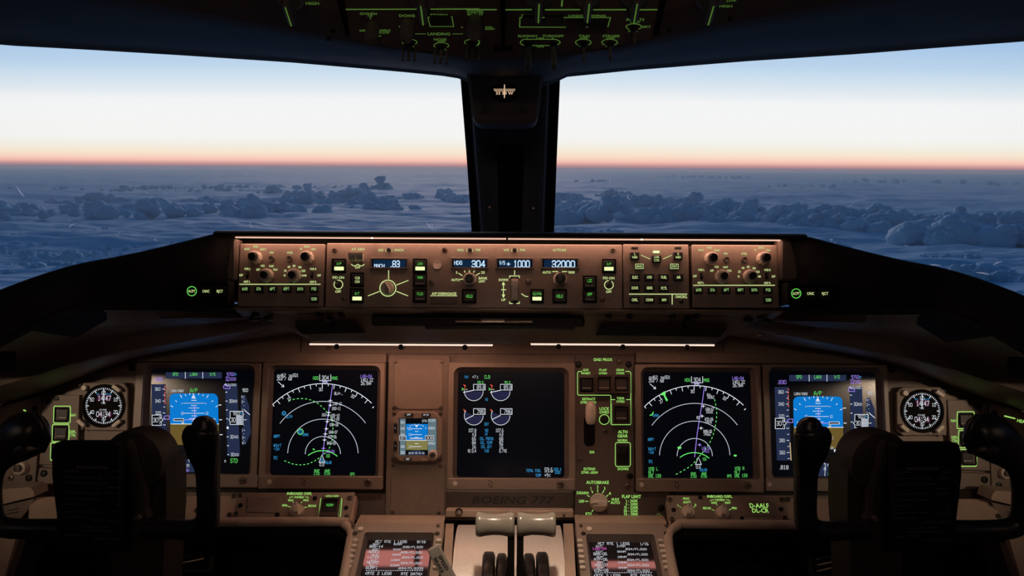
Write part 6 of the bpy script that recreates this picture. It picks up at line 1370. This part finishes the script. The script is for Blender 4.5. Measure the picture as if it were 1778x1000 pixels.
me.vertices.add(nv); me.vertices.foreach_set('co', co.astype(np.float32).ravel()); me.loops.add(nf*4); me.loops.foreach_set('vertex_index', fc)
me.polygons.add(nf); me.polygons.foreach_set('loop_start', np.arange(0, nf*4, 4, dtype=np.int32)); me.polygons.foreach_set('loop_total', np.full(nf, 4, dtype=np.int32)); me.polygons.foreach_set('use_smooth', np.ones(nf, dtype=bool)); me.update(calc_edges=True)
m = mat('cloud', (.44,.64,.76), .75, spec=.2, vary=.06, vscale=.004)
me.materials.append(m); o = bpy.data.objects.new('cloud_sea', me); C.objects.link(o)
prop(o, 'dark blue sea of clouds outside the windshield, reaching to the orange horizon', 'clouds', kind='stuff')

# heaped cumulus heads standing out of the cloud sea: every heap is a pile of rounded, wrinkled domes
def ico(n):
    b_ = bmesh.new(); bmesh.ops.create_icosphere(b_, subdivisions=n, radius=1.); v = np.array([p.co[:] for p in b_.verts]); f = np.array([[p.index for p in q.verts] for q in b_.faces]); b_.free(); return v, f
rg = np.random.default_rng(5); V_, F_ = [], []; off_ = 0; IC = {2: ico(2), 3: ico(3)}
def blob(x, y, z, r, flat, n):
    global off_
    v, f = IC[n]; ph = rg.uniform(0, 6.3, 3)
    k = 1 + .10*np.sin(3.1*v[:, 0]+ph[0])*np.sin(2.7*v[:, 1]+ph[1]) + .07*np.sin(6.3*v[:, 2]+ph[2])*np.sin(5.9*v[:, 0]+ph[1]) + .04*np.sin(11*v[:, 1]+ph[0])*np.sin(12*v[:, 2]+ph[2])
    V_.append(v*k[:, None]*r*np.array([1.12, 1., flat]) + np.array([x, y, z])); F_.append(f + off_); off_ += len(v)
def heap(azd, dpd, size, hm, n, big=True):
    d = H/math.tan(R(dpd)); cx, cy = d*math.sin(R(azd)), d*math.cos(R(azd)); sc_ = d/11000.
    for i in range(n):
        a_ = rg.uniform(0, 6.3); q = rg.uniform(0, 1)**.6; px_, py_ = cx+math.cos(a_)*q*size*1.7, cy+math.sin(a_)*q*size*.9
        r = (46+rg.uniform(0, 1)**2*74)*hm**.5; z = -H + r*.15 + (1-q)*rg.uniform(.1, 1.)*130*hm
        blob(px_, py_, z, r, rg.uniform(.62, .85), 3 if r > 75 and d < 12000 else 2)
        for k in range(3):
            b_ = rg.uniform(0, 6.3); e = rg.uniform(.1, 1.2); rr2 = r*rg.uniform(.28, .5)
            blob(px_+math.cos(b_)*math.cos(e)*r*.95, py_+math.sin(b_)*math.cos(e)*r*.9, z+math.sin(e)*r*.72, rr2, .8, 2)
for i in range(46):                                                             # the long bank on the right
    u = (i+rg.uniform(0, 1))/46; a_ = 2.5+u*31; heap(a_, 3.0+.045*a_*u+rg.normal(0, .38), rg.uniform(140, 380), rg.uniform(.7, 1.3), 13)
for i in range(60): a_ = rg.uniform(3, 36); heap(a_, rg.uniform(4.2, 8.4)+.05*a_, rg.uniform(60, 190), rg.uniform(.08, .3), 7)
for i in range(34): a_ = rg.uniform(-36, -6); heap(a_, rg.uniform(4.2, 8.8), rg.uniform(80, 240), rg.uniform(.05, .16), 8)
for i in range(24):                                                             # looser banks on the left
    u = (i+rg.uniform(0, 1))/24; a_ = -34+u*26; heap(a_, 3.3+.012*a_+rg.normal(0, .3)+(.0 if u < .8 else -.3), rg.uniform(140, 360), rg.uniform(.5, 1.1)*(1.25 if abs(a_+19) < 2.5 else .85), 9)
for i in range(22): a_ = rg.uniform(-17, -3.5); heap(a_, rg.uniform(1.7, 2.7), rg.uniform(90, 260), rg.uniform(.5, .95), 7)
for i in range(16): a_ = rg.uniform(-34, -8); heap(a_, rg.uniform(1.5, 1.9), rg.uniform(300, 700), rg.uniform(.2, .4), 8)
for a_, d_, s_, h_ in ((-9.2, 1.75, 70, 1.9), (12, .75, 900, 1.3), (14.5, .78, 900, 1.2), (25, .95, 1100, .9), (29, .95, 1200, 1.0), (6, 1.1, 700, .5), (19, 1.3, 900, .4), (33, 1.0, 900, .9)): heap(a_, d_, s_, h_, 12)
VV = np.concatenate(V_); VV[:, 2] += EYE.z; FF = np.concatenate(F_)
me = bpy.data.meshes.new('cumulus_clouds'); me.vertices.add(len(VV)); me.vertices.foreach_set('co', VV.astype(np.float32).ravel()); me.loops.add(len(FF)*3); me.loops.foreach_set('vertex_index', FF.astype(np.int32).ravel())
me.polygons.add(len(FF)); me.polygons.foreach_set('loop_start', np.arange(0, len(FF)*3, 3, dtype=np.int32)); me.polygons.foreach_set('loop_total', np.full(len(FF), 3, dtype=np.int32)); me.polygons.foreach_set('use_smooth', np.ones(len(FF), dtype=bool)); me.update(calc_edges=True)
me.materials.append(m); o = bpy.data.objects.new('cumulus_clouds', me); C.objects.link(o); prop(o, 'heaped dark blue cumulus banks rising out of the cloud sea', 'clouds', kind='stuff')

# twilight haze hanging over the cloud sea
hz = bpy.data.materials.new('haze'); hz.use_nodes = True; t_ = hz.node_tree; t_.nodes.clear()
v_ = N(t_, 'ShaderNodeVolumeScatter'); v_.inputs['Color'].default_value = (.50,.66,.86,1); v_.inputs['Density'].default_value = 1/30000.; v_.inputs['Anisotropy'].default_value = .3
o_ = N(t_, 'ShaderNodeOutputMaterial'); t_.links.new(v_.outputs[0], o_.inputs['Volume']); MATS['haze'] = hz
mb = MB(); mb.box((-90000, 2200, -700), (90000, 92000, -90), 'haze'); o = mb.build('haze', smooth=False)
prop(o, 'thin blue-grey haze over the cloud sea', 'haze', kind='stuff')
